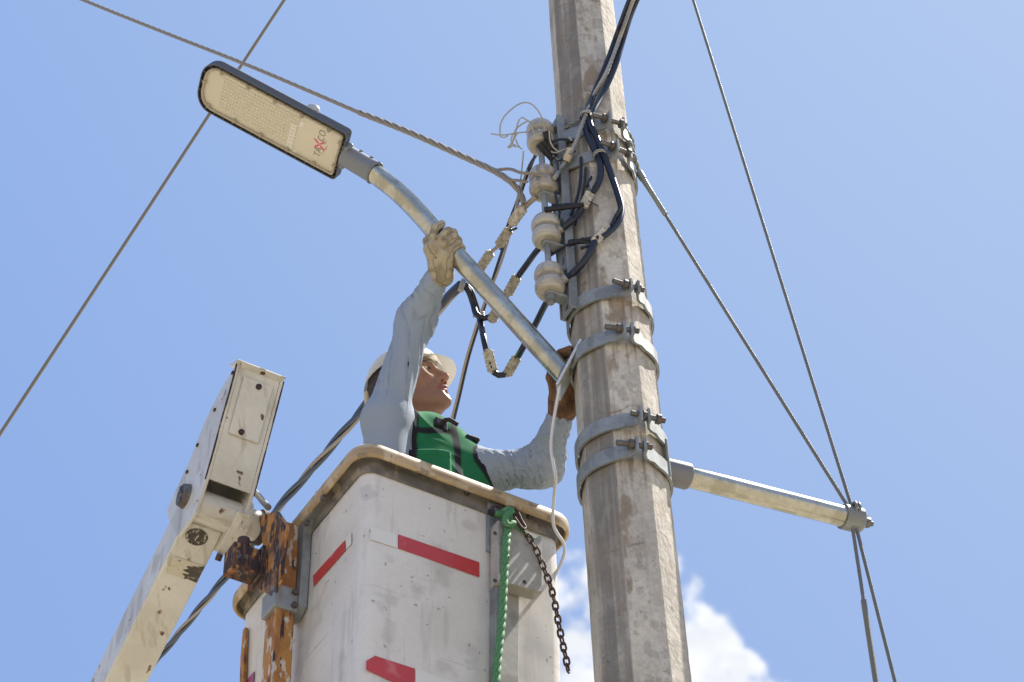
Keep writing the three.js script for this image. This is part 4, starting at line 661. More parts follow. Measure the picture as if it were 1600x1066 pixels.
  const dropPts = px([[722, 446, hubZ + .02], [700, 466, 5.8], [672, 500, 5.95], [620, 572, 6.3], [560, 648, 6.7], [500, 718, 7.1], [430, 800, 7.6], [370, 880, 8.1], [300, 965, 8.7], [232, 1046, 9.3], [150, 1140, 10]]);
  part(sd, 'cable', strands(dropPts, .0088, .0075, 1, 1.0, { n: 420, radial: 8, phase: 0 }), M.black);
  part(sd, 'cable', strands(dropPts, .0088, .0075, 1, 1.0, { n: 420, radial: 8, phase: 2.1 }), M.blackGreen);
  runOn(sd, dropPts[9], dropPts[10], 20, .013, M.black);
  part(sd, 'neutral', strands(dropPts, .0088, .0062, 1, 1.0, { n: 420, radial: 8, phase: 4.2 }), M.aluWorn);
}
{
  // loose tie wires and taped joints at the top insulator
  const z1 = zIns(0), q = (list, o = 0) => list.map(([x, y, d = 0]) => at(x, y, z1 - .045 + o + d));
  const t = thing('tie_wires', 'loose silver tie wires sprung round the top insulator', 'tie wire', rackAt(SPOOL_R, 0, spoolH[0] + .05));
  for (const l of [
    [[767, 209], [782, 211], [796, 210], [806, 208, .01], [816, 207, .015], [826, 206, .0]],
    [[851, 206], [849, 190], [842, 175], [831, 163], [822, 160], [812, 162], [800, 170], [788, 182], [782, 194], [781, 206], [782, 214], [788, 215], [794, 212]],
    [[840, 222], [834, 206], [827, 190], [822, 187], [814, 183], [810, 190], [804, 212], [800, 222], [794, 230], [790, 232], [797, 230], [806, 226]],
    [[846, 212], [838, 198], [828, 189], [817, 193], [808, 200], [803, 208], [798, 218], [806, 230], [812, 228]],
    [[848, 219], [843, 205], [832, 192]], [[808, 208], [800, 224], [795, 231]], [[806, 218], [811, 230], [816, 233]],
    [[818, 236], [816, 258], [813, 285], [808, 310], [803, 335]],
  ]) part(t, 'wire', tube(q(l), .0020, { radial: 6 }), M.tieWire);
  const j = thing('taped_joint', 'black taped cable joints with bare tails beside the top insulator', 'taped joint', at(855, 225, z1 - .06));
  const rod = (a, b, r) => part(j, 'taped_stub', mg([cyl(at(a[0], a[1], z1 - .06), at(b[0], b[1], z1 - .06), r, r, 12), cyl(at(a[0], a[1], z1 - .06), at(a[0], a[1], z1 - .06).lerp(at(b[0], b[1], z1 - .06), .3), r * 1.2, r * 1.2, 12)]), M.blackTape);
  rod([853, 205], [863, 238], .0088); rod([842, 225], [864, 250], .0090); rod([848, 220], [868, 246], .0080);
  part(j, 'black_lead', tube([at(862, 222, z1 - .05), at(874, 218, z1 - .05), onPole(886, 218, .03), onPole(893, 222, .03)], .0038), M.black);
  part(j, 'black_lead', tube(px([[838, 242, z1 + .02], [828, 258, z1 + .06], [818, 285, z1 + .1], [806, 320, z1 + .12], [790, 362, z1 + .15], [782, 390, z1 + .18]]), .0048), M.black);
  for (const l of [[[858, 204], [860, 222], [866, 232], [874, 238]], [[861, 237], [868, 239], [876, 236], [888, 231]], [[864, 243], [872, 250], [882, 253]], [[868, 251], [876, 255], [886, 252]], [[888, 214], [894, 220]]]) part(j, 'bare_tail', tube(l.map(([x, y]) => at(x, y, z1 - .075)), .0024, { radial: 6 }), M.tieWire);
  // pale sleeve that ties the bare strand back to the second insulator
  const pa = at(892, 233, z1 - .09), pb = at(884, 253, z1 - .1);
  part(j, 'bandage', mg([cyl(pa, pb, .0105, .0115, 12), cyl(pa.clone().lerp(pb, .5), pb, .0125, .011, 12)]), M.bandage);
  part(j, 'bare_tail', strands([pb, at(876, 264, z1 - .12), at(868, 276, zIns(1) - .045), at(862, 282, zIns(1) - .03), at(852, 276, zIns(1) - .04)], .0042, .0028, 5, .1), M.tieWire);
}
{
  // pale power cord out of the arm's lower end, hanging past the bucket
  const c = thing('power_cord', 'pale grey power cord dangling from the lamp arm past the bucket corner', 'power cord', pipePts[0]);
  const zf = depthOf(bl(HX, RIM_H, HZ)) - .05;
  part(c, 'cord', tube(px([[882, 590, 5.32], [875, 598, 5.30], [873, 612, 5.285], [868, 640, 5.27], [863, 672, 5.25], [861, 700, 5.23], [864, 722, 5.21], [868, 745, 5.2], [866, 775, zf - .03], [864, 800, zf - .03], [865, 822, zf - .03], [872, 836, zf - .03], [880, 848, zf - .03], [882, 862, zf - .03], [876, 882, zf - .04], [868, 898, zf - .06], [865, 912, zf - .08], [866, 940, zf - .1], [869, 980, zf - .14], [872, 1030, zf - .18], [873, 1080, zf - .22]]), .0042, { radial: 8, n: 260 }), M.cord);
  // green rope knotted to the hook ring
  const r = thing('green_rope', 'green twisted rope knotted at the hanger and hanging down the bucket front', 'rope', onFront(795, 805, .06));
  part(r, 'rope', strands([[797, 806], [794, 822], [791, 850], [789, 880], [787, 920], [785, 960], [781, 1000], [777, 1040], [773, 1090], [770, 1140]].map(([x, y], i) => onFront(x, y, i < 2 ? .055 : .064)), .0046, .0061, 3, .078, { radial: 8, n: 260 }), M.rope);
  part(r, 'knot', mg([tube([[786, 800], [795, 796], [804, 801], [806, 812], [799, 819], [789, 814], [787, 804]].map(([x, y], i) => onFront(x, y, .05 + .012 * Math.sin(i * 1.9))), .0088, { closed: true, radial: 10 }), tube([[790, 798], [797, 806], [802, 816], [810, 826], [816, 832]].map(([x, y], i) => onFront(x, y, .060 - .004 * i)), .0085, { radial: 10 }), tube([[800, 798], [793, 804], [789, 812], [793, 822], [801, 820]].map(([x, y]) => onFront(x, y, .068)), .0082, { radial: 10 }), tube([[788, 806], [780, 804], [771, 802]].map(([x, y]) => onFront(x, y, .05)), .0085, { radial: 10 })]), M.rope);
  part(r, 'taped_end', cyl(onFront(771, 802, .05), onFront(764, 800, .05), .0092, .0085, 12), M.blackTape);
  part(r, 'frayed_tail', strands([[814, 828], [826, 838], [838, 848], [842, 862], [836, 876]].map(([x, y], i) => onFront(x, y, .054 - .005 * i)), .0032, .003, 4, .05), M.rope);
  // rusty chain
  const ch = thing('rusty_chain', 'dark rusty chain hooked on the hanger, dangling off the bucket edge', 'chain', onFront(806, 806, .05));
  const cc = new THREE.CatmullRomCurve3([[800, 796], [808, 808], [816, 822], [826, 840], [836, 856], [846, 880], [856, 904], [862, 922], [868, 948], [873, 975], [879, 1005], [885, 1032], [888, 1050]].map(([x, y], i) => onFront(x, y, .058 - .0006 * i)), false, 'centripetal');
  const LL = cc.getLength(), pitch = .0185, n = Math.floor(LL / pitch);
  const stad = []; for (let k = 0; k < 24; k++) { const a = k / 24 * 6.283; stad.push(V(Math.cos(a) * .0068, Math.sin(a) * .0068 + Math.sign(Math.sin(a)) * .0052, 0)); }
  const linkG = new THREE.TubeGeometry(new THREE.CatmullRomCurve3(stad, true), 20, .0028, 6, true);
  for (let i = 0; i < n; i++) { const t = (i + .5) / n, p = cc.getPointAt(t), d = cc.getTangentAt(t), [x, y, z] = frame(d, BU), a = (i % 2 ? 1.05 : -.5) + (rnd() - .5) * .3, X = x.clone().multiplyScalar(Math.cos(a)).addScaledVector(y, Math.sin(a)); const m = new THREE.Mesh(linkG, M.chain); m.name = 'link'; m.castShadow = m.receiveShadow = true; m.applyMatrix4(ch.matrixWorld.clone().invert().multiply(basis(X, d, X.clone().cross(d), p))); ch.add(m); }
  part(ch, 'snap_hook', tube([[796, 792], [806, 796], [814, 812], [822, 828], [816, 826], [806, 812], [797, 800]].map(([x, y]) => onFront(x, y, .062)), .0042, { closed: true, radial: 8 }), M.chain);
}

// ---------------------------------------------------------------- the worker
const smin = (a, b, k) => { const h = Math.max(0, k - Math.abs(a - b)) / k; return Math.min(a, b) - h * h * k * .25; };
const smax = (a, b, k) => -smin(-a, -b, k);
function cap(p, a, b, ra, rb) { const bx = b.x - a.x, by = b.y - a.y, bz = b.z - a.z, px_ = p.x - a.x, py = p.y - a.y, pz = p.z - a.z; let t = (px_ * bx + py * by + pz * bz) / (bx * bx + by * by + bz * bz); t = t < 0 ? 0 : t > 1 ? 1 : t; return Math.hypot(px_ - bx * t, py - by * t, pz - bz * t) - (ra + (rb - ra) * t); }
const sph = (p, x, y, z, r) => Math.hypot(p.x - x, p.y - y, p.z - z) - r;
function ell(p, x, y, z, a, b, c) { const X = p.x - x, Y = p.y - y, Z = p.z - z, k0 = Math.hypot(X / a, Y / b, Z / c), k1 = Math.hypot(X / a / a, Y / b / b, Z / c / c); return k1 < 1e-9 ? -Math.min(a, b, c) : k0 * (k0 - 1) / k1; }
function nets(f, lo, hi, cell, tint) {                      // naive surface nets of the field f < 0
  const nx = Math.ceil((hi.x - lo.x) / cell) + 1, ny = Math.ceil((hi.y - lo.y) / cell) + 1, nz = Math.ceil((hi.z - lo.z) / cell) + 1, F = new Float32Array(nx * ny * nz), p = V(0, 0, 0);
  const id = (i, j, k) => (k * ny + j) * nx + i;
  // coarse pass: cells far from the surface take the coarse value
  const S = 4;
  for (let k = 0; k < nz; k += S) for (let j = 0; j < ny; j += S) for (let i = 0; i < nx; i += S) {
    p.set(lo.x + (i + S / 2) * cell, lo.y + (j + S / 2) * cell, lo.z + (k + S / 2) * cell); const c = f(p), skip = Math.abs(c) > cell * S * 1.6 + .012;
    for (let c2 = k; c2 < Math.min(nz, k + S); c2++) for (let b = j; b < Math.min(ny, j + S); b++) for (let a = i; a < Math.min(nx, i + S); a++) { if (skip) F[id(a, b, c2)] = c; else { p.set(lo.x + a * cell, lo.y + b * cell, lo.z + c2 * cell); F[id(a, b, c2)] = f(p); } }
  }
  const vid = new Int32Array(nx * ny * nz).fill(-1), pos = [], idx = [], E = [[0, 1], [2, 3], [4, 5], [6, 7], [0, 2], [1, 3], [4, 6], [5, 7], [0, 4], [1, 5], [2, 6], [3, 7]], val = new Float32Array(8);
  for (let k = 0; k < nz - 1; k++) for (let j = 0; j < ny - 1; j++) for (let i = 0; i < nx - 1; i++) {
    let m = 0; for (let c = 0; c < 8; c++) { val[c] = F[id(i + (c & 1), j + (c >> 1 & 1), k + (c >> 2))]; if (val[c] < 0) m |= 1 << c; }
    if (m === 0 || m === 255) continue; let x = 0, y = 0, z = 0, n = 0;
    for (const [a, b] of E) { if ((val[a] < 0) === (val[b] < 0)) continue; const t = val[a] / (val[a] - val[b]); x += (a & 1) + ((b & 1) - (a & 1)) * t; y += (a >> 1 & 1) + ((b >> 1 & 1) - (a >> 1 & 1)) * t; z += (a >> 2) + ((b >> 2) - (a >> 2)) * t; n++; }
    vid[id(i, j, k)] = pos.length / 3; pos.push(lo.x + (i + x / n) * cell, lo.y + (j + y / n) * cell, lo.z + (k + z / n) * cell);
  }
  const q = (a, b, c, d, fl) => { if (a < 0 || b < 0 || c < 0 || d < 0) return; if (fl) idx.push(a, b, c, a, c, d); else idx.push(a, c, b, a, d, c); };
  for (let k = 1; k < nz - 1; k++) for (let j = 1; j < ny - 1; j++) for (let i = 1; i < nx - 1; i++) {
    const s = F[id(i, j, k)] < 0;
    if (s !== F[id(i + 1, j, k)] < 0) q(vid[id(i, j - 1, k - 1)], vid[id(i, j, k - 1)], vid[id(i, j, k)], vid[id(i, j - 1, k)], s);
    if (s !== F[id(i, j + 1, k)] < 0) q(vid[id(i - 1, j, k - 1)], vid[id(i - 1, j, k)], vid[id(i, j, k)], vid[id(i, j, k - 1)], s);
    if (s !== F[id(i, j, k + 1)] < 0) q(vid[id(i - 1, j - 1, k)], vid[id(i, j - 1, k)], vid[id(i, j, k)], vid[id(i - 1, j, k)], s);
  }
  const g = new THREE.BufferGeometry(), nor = new Float32Array(pos.length), col = tint ? new Float32Array(pos.length) : null, uv = new Float32Array(pos.length / 3 * 2), e = cell * .6;
  for (let i = 0; i < pos.length; i += 3) {
    const x = pos[i], y = pos[i + 1], z = pos[i + 2]; const d = (a, b, c) => f(p.set(x + a, y + b, z + c)); let X = d(e, 0, 0) - d(-e, 0, 0), Y = d(0, e, 0) - d(0, -e, 0), Z = d(0, 0, e) - d(0, 0, -e); const L = Math.hypot(X, Y, Z) || 1; nor[i] = X / L; nor[i + 1] = Y / L; nor[i + 2] = Z / L;
    if (tint) { const c = tint(p.set(x, y, z)); col[i] = c[0]; col[i + 1] = c[1]; col[i + 2] = c[2]; }
    const u = i / 3 * 2; if (Math.abs(Z) > Math.abs(X)) { uv[u] = x; uv[u + 1] = y; } else { uv[u] = z; uv[u + 1] = y; }
  }
  g.setAttribute('position', new THREE.Float32BufferAttribute(pos, 3)); g.setAttribute('normal', new THREE.BufferAttribute(nor, 3)); g.setAttribute('uv', new THREE.BufferAttribute(uv, 2)); if (tint) g.setAttribute('color', new THREE.BufferAttribute(col, 3)); g.setIndex(idx); return g;
}
const atH = (x, y, h) => atPlane(x, y, V(0, h, 0), yUp);
const SC = V(-.205, 5.195, -4.115), FW = V(Math.cos(rad(60)), 0, Math.sin(rad(60))), RT = V(-FW.z, 0, FW.x);
const J = { rSh: atH(602, 657, 5.31), lSh: atH(752, 738, 5.235), neck: V(-.235, 5.34, -4.10), rEl: at(650, 500, 5.60), rWr: at(688, 424, 5.545), lEl: at(848, 729, 5.45), lWr: at(878, 645, 5.405) };
const HC = atH(641, 613, 5.55);
const hX = V(.84, .17, .52).normalize(), hZ = hX.clone().cross(yUp.clone().applyAxisAngle(hX, rad(12))).normalize(), hY = hZ.clone().cross(hX).normalize(), HM = basis(hX, hY, hZ, HC), HI = HM.clone().invert();
const fold = (p, a, b, amp, f1, f2) => { /* creases: ridged noise along and across the sleeve */ const d = b.clone().sub(a), L = d.length(); d.normalize(); const t = (p.x - a.x) * d.x + (p.y - a.y) * d.y + (p.z - a.z) * d.z; const rx = p.x - a.x - d.x * t, ry = p.y - a.y - d.y * t, rz = p.z - a.z - d.z * t; const n = perlin.noise(t * f1 + rx * f2 * 1.4, ry * f2 + t * f1 * .35, rz * f2), m = perlin.noise(t * f1 * 1.9 + 5.1, rx * f2 * 1.5, rz * f2 * 1.5 + ry * 9); const c2 = perlin.noise(t * f1 * 2.1 + ry * f2 + 3, rx * f2 * 2.2 + t * f1, rz * f2 * 2.2 - 7); return amp * (.35 - 1.1 * Math.abs(n)) - amp * .75 * Math.exp(-Math.abs(n) * 16) + amp * .3 * m + amp * (.09 - .36 * Math.abs(c2)); };
{
  const man = thing('person', 'worker in white hard hat, green vest and grey shirt reaching up from the bucket', 'person', bl(.10, FLOOR_H + .024, .14));
  // head in its own frame: x forward, y up, z to the man's right
  const hp = V(0, 0, 0), q = V(0, 0, 0);
  const vv = (...a) => V(...a);
  const hd = { b: [vv(.080, .030, 0), vv(.060, .033, .046)], n0: vv(.088, .016, 0), n1: vv(.1085, -.0195, 0), jc: vv(.078, -.086, 0), ja: vv(.008, -.062, .054), jb: vv(-.004, -.004, .064), lu0: vv(.0985, -.0505, 0), lu1: vv(.085, -.055, .023), ll0: vv(.0965, -.0635, 0), nk0: vv(-.022, -.055, 0), nk1: vv(-.052, -.20, 0), br1: vv(.068, .031, .05), br0: vv(.0845, .027, .012) };
  const headF = (x, y, z) => {
    const az_ = Math.abs(z); hp.set(x, y, az_);
    let d = ell(hp, -.012, .034, 0, .096, .092, .076);
    d = smin(d, ell(hp, .036, -.022, 0, .054, .072, .056), .04);
    d = smin(d, sph(hp, .050, -.010, .043, .024), .03);                       // cheekbone
    d = smin(d, ell(hp, .066, -.052, 0, .030, .034, .033), .025);             // muzzle
    d = smin(d, cap(hp, hd.jc, hd.ja, .021, .017), .025); d = smin(d, cap(hp, hd.ja, hd.jb, .017, .016), .03);   // jaw
    d = smin(d, sph(hp, .084, -.089, 0, .0165), .018);                        // chin
    d = smin(d, cap(hp, hd.br0, hd.br1, .0095, .0085), .014);                 // brow ridge
    d = smax(d, -sph(hp, .099, .011, .033, .020), .012);                      // eye socket
    d = smin(d, sph(hp, .0705, .0125, .0315, .0125), .004);                   // eyeball
    d = smin(d, cap(hp, vv2(.0725, .0185, .022), vv2(.067, .017, .045), .0065, .006), .004);   // upper lid
    d = smin(d, cap(hp, vv2(.0715, .003, .024), vv2(.067, .004, .043), .0050, .005), .006);  // lower lid
    d = smin(d, cap(hp, hd.n0, hd.n1, .0078, .0125), .010);                   // nose
    d = smin(d, sph(hp, .095, -.0255, .0125, .0095), .008);                  // alar wing
    d = smax(d, -cap(hp, vv2(.100, -.040, .0065), vv2(.099, -.029, .0075), .0045, .0042), .003);   // nostril
    d = smin(d, cap(hp, hd.lu0, hd.lu1, .0078, .0045), .006);                 // lips
    d = smin(d, cap(hp, hd.ll0, hd.lu1, .0082, .0045), .005);
    d = smax(d, -cap(hp, vv2(.108, -.0570, 0), vv2(.089, -.0580, .027), .0024, .0020), .003);
    d = smax(d, -sph(hp, .111, -.0765, 0, .013), .010);                       // hollow over the chin
    d = smin(d, ell(hp, -.010, -.006, .076, .019, .031, .010), .008);         // ear
    d = smin(d, cap(hp, hd.nk0, hd.nk1, .052, .056), .03);                    // neck
    d = smin(d, cap(hp, vv2(.012, -.075, 0), vv2(-.008, -.16, .0), .030, .034), .035);   // throat
    d += .0016 * Math.max(0, 1 - Math.abs(x - .05 - (y + .03) * -.35 - .018) / .006) * sstep(-.075, -.05, y) * sstep(-.02, -.034, y) * sstep(.018, .03, az_); // nasolabial fold
    return d;
  };
  const tmp = [V(0, 0, 0), V(0, 0, 0)]; let ti = 0; function vv2(x, y, z) { return tmp[ti ^= 1].set(x, y, z); }
  const skinTint = (x, y, z) => {
    const a = Math.abs(z); let c = [.355, .175, .112]; const n = fbm3(x * 60, y * 60, z * 60, 3); c = c.map((v) => v * (1 + .16 * n));
    const st = sstep(-.035, -.06, y) * sstep(.0, .03, x) * sstep(-.13, -.10, y); c = mix3(c, [.25, .13, .085], st * .45);                // shaved beard
    c = mix3(c, [.46, .19, .12], sstep(.022, .008, Math.hypot(x - .062, y + .012, a - .05)) * .4);
    const lip = Math.hypot((y + .0575) / .012, a / .026) < 1 && x > .08 ? 1 : 0; c = mix3(c, [.30, .095, .075], lip * .75);
    if (Math.hypot(x - .0705, y - .0125, a - .0315) < .0138 && y < .0185 && y > .0065 && a > .02) { c = [.50, .44, .39]; if (Math.hypot(y - .013, (a - .030)) < .0052) c = [.02, .012, .009]; }
    if (Math.abs(y - .0195 + Math.abs(a - .032) * .22) < .0022 && a > .018 && a < .047 && x > .055) c = [.03, .018, .014];
    const bw = y - (.036 - Math.abs(a - .03) * .12); if (Math.abs(bw) < .0050 && a > .012 && a < .052 && x > .055) c = mix3(c, [.035, .022, .017], .85);
    return c;
  };
  // the whole body as one surface: head, neck, trunk, arms, legs
  const side = J.rSh.clone().lerp(V(SC.x, 5.0, SC.z).addScaledVector(RT, .15), 1); const hip = V(SC.x, 4.88, SC.z - .01), lp2 = (s) => hip.clone().addScaledVector(RT, s * .085), loc = V(0, 0, 0);
  const legs = [1, -1].map((s) => [lp2(s), V(lp2(s).x, 4.48, lp2(s).z).addScaledVector(FW, -.01), V(lp2(s).x, 4.10, lp2(s).z).addScaledVector(FW, -.09), V(lp2(s).x, 4.068, lp2(s).z).addScaledVector(FW, .05)]);
  const trunk = (p, grow) => {
    const dx = p.x - SC.x, dz = p.z - SC.z, w = dx * RT.x + dz * RT.z, f = dx * FW.x + dz * FW.z, y = p.y - SC.y; q.set(w, y, f);
    let d = ell(q, 0, -.06, 0, .142 + grow, .24, .100 + grow); d = smin(d, ell(q, 0, -.34, 0, .135 + grow, .25, .098 + grow), .1);
    d = smin(d, cap(p, J.neck, J.rSh, .050 + grow, .046 + grow), .05); d = smin(d, cap(p, J.neck, J.lSh, .050 + grow, .045 + grow), .05); return d;
  };
  const arms = (p, g, k = .03) => { let r = smin(cap(p, J.rSh, J.rEl, .051 + g, .0385 + g), cap(p, J.rEl, J.rWr, .0395 + g, .027 + g), k); r = smin(r, cap(p, J.rSh, side, .051 + g, .058 + g), .02); const l = smin(cap(p, J.lSh, J.lEl, .050 + g, .042 + g), cap(p, J.lEl, J.lWr, .043 + g, .029 + g), k); return [r, l]; };
  const bodyF = (p) => { loc.copy(p).applyMatrix4(HI); let d = headF(loc.x, loc.y, loc.z); d = smin(d, trunk(p, -.012), .03); const [r, l] = arms(p, -.006); d = smin(d, r, .03); d = smin(d, l, .03); for (const L of legs) { d = smin(d, cap(p, L[0], L[1], .078, .055), .04); d = smin(d, cap(p, L[1], L[2], .055, .04), .03); d = smin(d, cap(p, L[2], L[3], .036, .032), .03); } return d; };
  const tint = (p) => { loc.copy(p).applyMatrix4(HI); return skinTint(loc.x, loc.y, loc.z); };
  const bodyLow = nets((p) => smax(bodyF(p), p.y - 5.36, .002), V(-.55, 3.98, -4.5), V(.35, 5.46, -3.60), .012, tint);
  const headHi = nets((p) => { loc.copy(p).applyMatrix4(HI); let d = headF(loc.x, loc.y, loc.z); d = smin(d, trunk(p, -.012), .03); return smax(d, Math.max(5.345 - p.y, -.3), .001); }, HC.clone().add(V(-.19, -.22, -.19)), HC.clone().add(V(.19, .16, .19)), .0026, tint);
  // arms above the cut
  const armHi = nets((p) => smax(arms(p, -.006)[0], 5.35 - p.y, .002), V(-.45, 5.33, -4.2), V(-.1, 5.85, -3.6), .012, tint);
  part(man, 'body', mergeGeometries([bodyLow, headHi, armHi]), M.skin);
  part(man, 'hair', nets((p) => { const a = Math.abs(p.z); let d = Math.abs(ell(p, -.014, .030, 0, .097, .092, .0785)) - .007; const side = p.x - (.030 + .035 * sstep(.01, .05, p.y)), low = -p.y - (p.x < -.02 ? .060 : .012); d = smax(d, Math.max(side, low), .006); return d + .003 * perlin.noise(p.x * 70, p.y * 190, p.z * 70); }, V(-.13, -.10, -.10), V(.10, .14, .10), .004).applyMatrix4(HM), M.hair);

  // shirt: sleeves with folds and the part of the trunk the vest leaves open
  const shirtF = (p) => { let [r, l] = arms(p, .004, .05);
    r -= fold(p, J.rSh, J.rEl, .0120, 5, 17) * sstep(5.26, 5.40, p.y) + fold(p, J.rEl, J.rWr, .0095, 26, 20) * sstep(5.56, 5.66, p.y);
    l -= fold(p, J.lEl, J.lWr, .0085, 26, 24) + fold(p, J.lSh, J.lEl, .0075, 20, 26) * sstep(-.07, .0, p.x);
    let d = smin(r, trunk(p, .0), .045); d = smin(d, l, .045);
    d = smax(d, -((p.y - 5.44) * -1) - .0 > 0 ? d : d, .001);
    // cut at cuffs and collar
    const cr = (p.x - J.rWr.x) * (J.rWr.x - J.rEl.x) + (p.y - J.rWr.y) * (J.rWr.y - J.rEl.y) + (p.z - J.rWr.z) * (J.rWr.z - J.rEl.z), near = Math.hypot(p.x - J.rWr.x, p.y - J.rWr.y, p.z - J.rWr.z) < .12; if (near) d = Math.max(d, cr / J.rWr.distanceTo(J.rEl) - .004);
    if (Math.hypot(p.x - J.lWr.x, p.y - J.lWr.y, p.z - J.lWr.z) < .10) d = Math.max(d, ((p.x - J.lWr.x) * (J.lWr.x - J.lEl.x) + (p.y - J.lWr.y) * (J.lWr.y - J.lEl.y) + (p.z - J.lWr.z) * (J.lWr.z - J.lEl.z)) / J.lWr.distanceTo(J.lEl) - .004);
    loc.copy(p).applyMatrix4(HI); d = smax(d, -cap(loc, hd.nk0, hd.nk1, .058, .060), .004); return Math.max(d, 4.80 - p.y); };
  part(man, 'shirt', nets(shirtF, V(-.50, 4.78, -4.42), V(.24, 5.80, -3.62), .0042), M.shirt);

  // vest: over the trunk, open at the arms and neck, dark bindings and zip
  const armHole = (p) => { const [r, l] = arms(p, .0); return Math.min(r - .012, l - .006); };
  const vestF = (p) => { const fo = fbm3(p.x * 7, p.y * 8, p.z * 7, 2) * .008 + (Math.abs(perlin.noise(p.x * 9 + p.y * 8, p.y * 11 - p.z * 5, p.z * 9)) - .2) * -.010; let d = trunk(p, .013) - fo;
    d = smax(d, -armHole(p), .005); loc.copy(p).applyMatrix4(HI); d = smax(d, -cap(loc, vv2(.015, -.06, 0), vv2(-.045, -.22, 0), .074, .070), .005);
    const dx = p.x - SC.x, dz = p.z - SC.z, w = dx * RT.x + dz * RT.z, f = dx * FW.x + dz * FW.z;
    // breast pocket and its flap stand proud on the man's right
    if (f > 0) { const u = (w - .075) / .055, v = (p.y - 5.16) / .06; if (Math.abs(u) < 1 && Math.abs(v) < 1) d -= .006 * sstep(1, .88, Math.abs(u)) * sstep(1, .9, Math.abs(v)) + .004 * sstep(.55, .6, v) * sstep(1, .9, Math.abs(u)); }
    return Math.max(d, 4.86 - p.y); };
  const vestTint = (p) => { const dx = p.x - SC.x, dz = p.z - SC.z, w = dx * RT.x + dz * RT.z, f = dx * FW.x + dz * FW.z; let c = [.010, .160, .060]; c = c.map((v) => v * (1 + .2 * fbm3(p.x * 30, p.y * 30, p.z * 30, 3)));
    const K = [.010, .010, .015], ink = (d) => { c = mix3(c, K, sstep(.0018, -.0018, d)); };
    ink(armHole(p) - .017); loc.copy(p).applyMatrix4(HI); ink(cap(loc, vv2(.015, -.06, 0), vv2(-.045, -.22, 0), .074, .070) - .011); if (f > 0) { ink(Math.abs(w) - .010); if (w > .0) ink(Math.abs(p.y - 5.295 + (w - .07) * .25) - .0105); } return c; };
  const vest = part(man, 'vest', nets(vestF, V(-.42, 4.84, -4.36), V(.06, 5.50, -3.82), .0040, vestTint), M.vest);
  const chest = (w, y, f) => V(SC.x, y, SC.z).addScaledVector(RT, w).addScaledVector(FW, f);
  const VM = basis(RT.clone().negate(), yUp, FW, V(0, 0, 0));
  const cl = atPlane(688, 662, chest(0, 5.3, .128), FW); part(vest, 'strap_clip', mg([rbox(cl, [.034, .026, .018], VM, .004), rbox(cl.clone().add(V(.012, -.018, .004)), [.012, .026, .010], VM, .003), tube([cl, cl.clone().add(V(.02, .004, .01)), cl.clone().add(V(.045, -.01, .004))], .006, { radial: 8 })]), M.dark);
  { const a = atPlane(737, 687, chest(0, 5.3, .085), FW); part(vest, 'collar_flap', mg([rbox(a, [.040, .012, .024], VM, .005), rbox(a.clone().add(V(-.006, -.022, .006)), [.014, .045, .014], VM, .004)]), M.dark); }

  // trousers and boots, inside the bucket
  part(man, 'trousers', nets((p) => { let d = 1; for (const L of legs) { d = smin(d, cap(p, L[0], L[1], .092, .068), .03); d = smin(d, cap(p, L[1], L[2], .068, .056), .02); } d = smin(d, trunk(p, .004) , .03); return Math.max(d, p.y - 4.92, 4.09 - p.y); }, V(-.5, 4.07, -4.45), V(.15, 4.95, -3.8), .012), M.trousers);
  part(man, 'boots', nets((p) => { let d = 1; for (const L of legs) { d = Math.min(d, smin(cap(p, L[2], L[3], .046, .042), cap(p, L[2], L[2].clone().add(V(0, .06, 0)), .05, .052), .02)); } return Math.max(d, 4.025 - p.y); }, V(-.5, 4.0, -4.45), V(.2, 4.25, -3.75), .010), M.dark);

  // gloves: palm, four fingers, thumb, each finger its own chain
  const chain = (p, pts, r0, r1, k) => { let d = 1; const n = pts.length - 1; for (let i = 0; i < n; i++) d = smin(d, cap(p, pts[i], pts[i + 1], lerp(r0, r1, i / n), lerp(r0, r1, (i + 1) / n)), k); return d; };
  const glove = (palm, fingers, thumb, cuff, mat, lo, hi) => part(man, 'glove', nets((p) => { let d = 1; for (const [a, b, r1, r2] of palm) d = smin(d, cap(p, a, b, r1, r2), .018); for (const f of fingers) d = smin(d, chain(p, f, .0118, .0104, .003), .0024); d = smin(d, chain(p, thumb, .0145, .0115, .005), .008); for (const [a, b, r1, r2] of cuff) d = smin(d, cap(p, a, b, r1, r2), .012); return d - fbm3(p.x * 45, p.y * 45, p.z * 45, 3) * .0016; }, lo, hi, .0027), mat);
  const T = (l) => l.map((a) => at(...a));
  const rp = (x, y, z) => at(x, y, z);
  glove([[rp(688, 418, 5.535), rp(679, 386, 5.522), .026, .019], [rp(690, 418, 5.535), rp(694, 402, 5.520), .026, .020], [rp(679, 386, 5.522), rp(696, 402, 5.520), .019, .018]],
    [T([[680, 388, 5.520], [676, 370, 5.521], [680, 356, 5.535], [690, 350, 5.555]]), T([[684, 391, 5.516], [687, 373, 5.516], [700, 361, 5.533], [709, 364, 5.562], [706, 371, 5.590]]), T([[689, 396, 5.516], [696, 380, 5.515], [710, 370, 5.531], [716, 376, 5.560], [712, 383, 5.588]]), T([[693, 402, 5.516], [704, 390, 5.515], [716, 381, 5.531], [721, 388, 5.558], [716, 394, 5.583]])],
    T([[676, 404, 5.53], [670, 390, 5.535], [668, 377, 5.556], [674, 366, 5.585]]), [[rp(688, 414, 5.537), rp(690, 430, 5.546), .031, .034]], M.gloveR, at(693, 388, 5.55).add(V(-.085, -.10, -.085)), at(693, 388, 5.55).add(V(.085, .09, .085)));
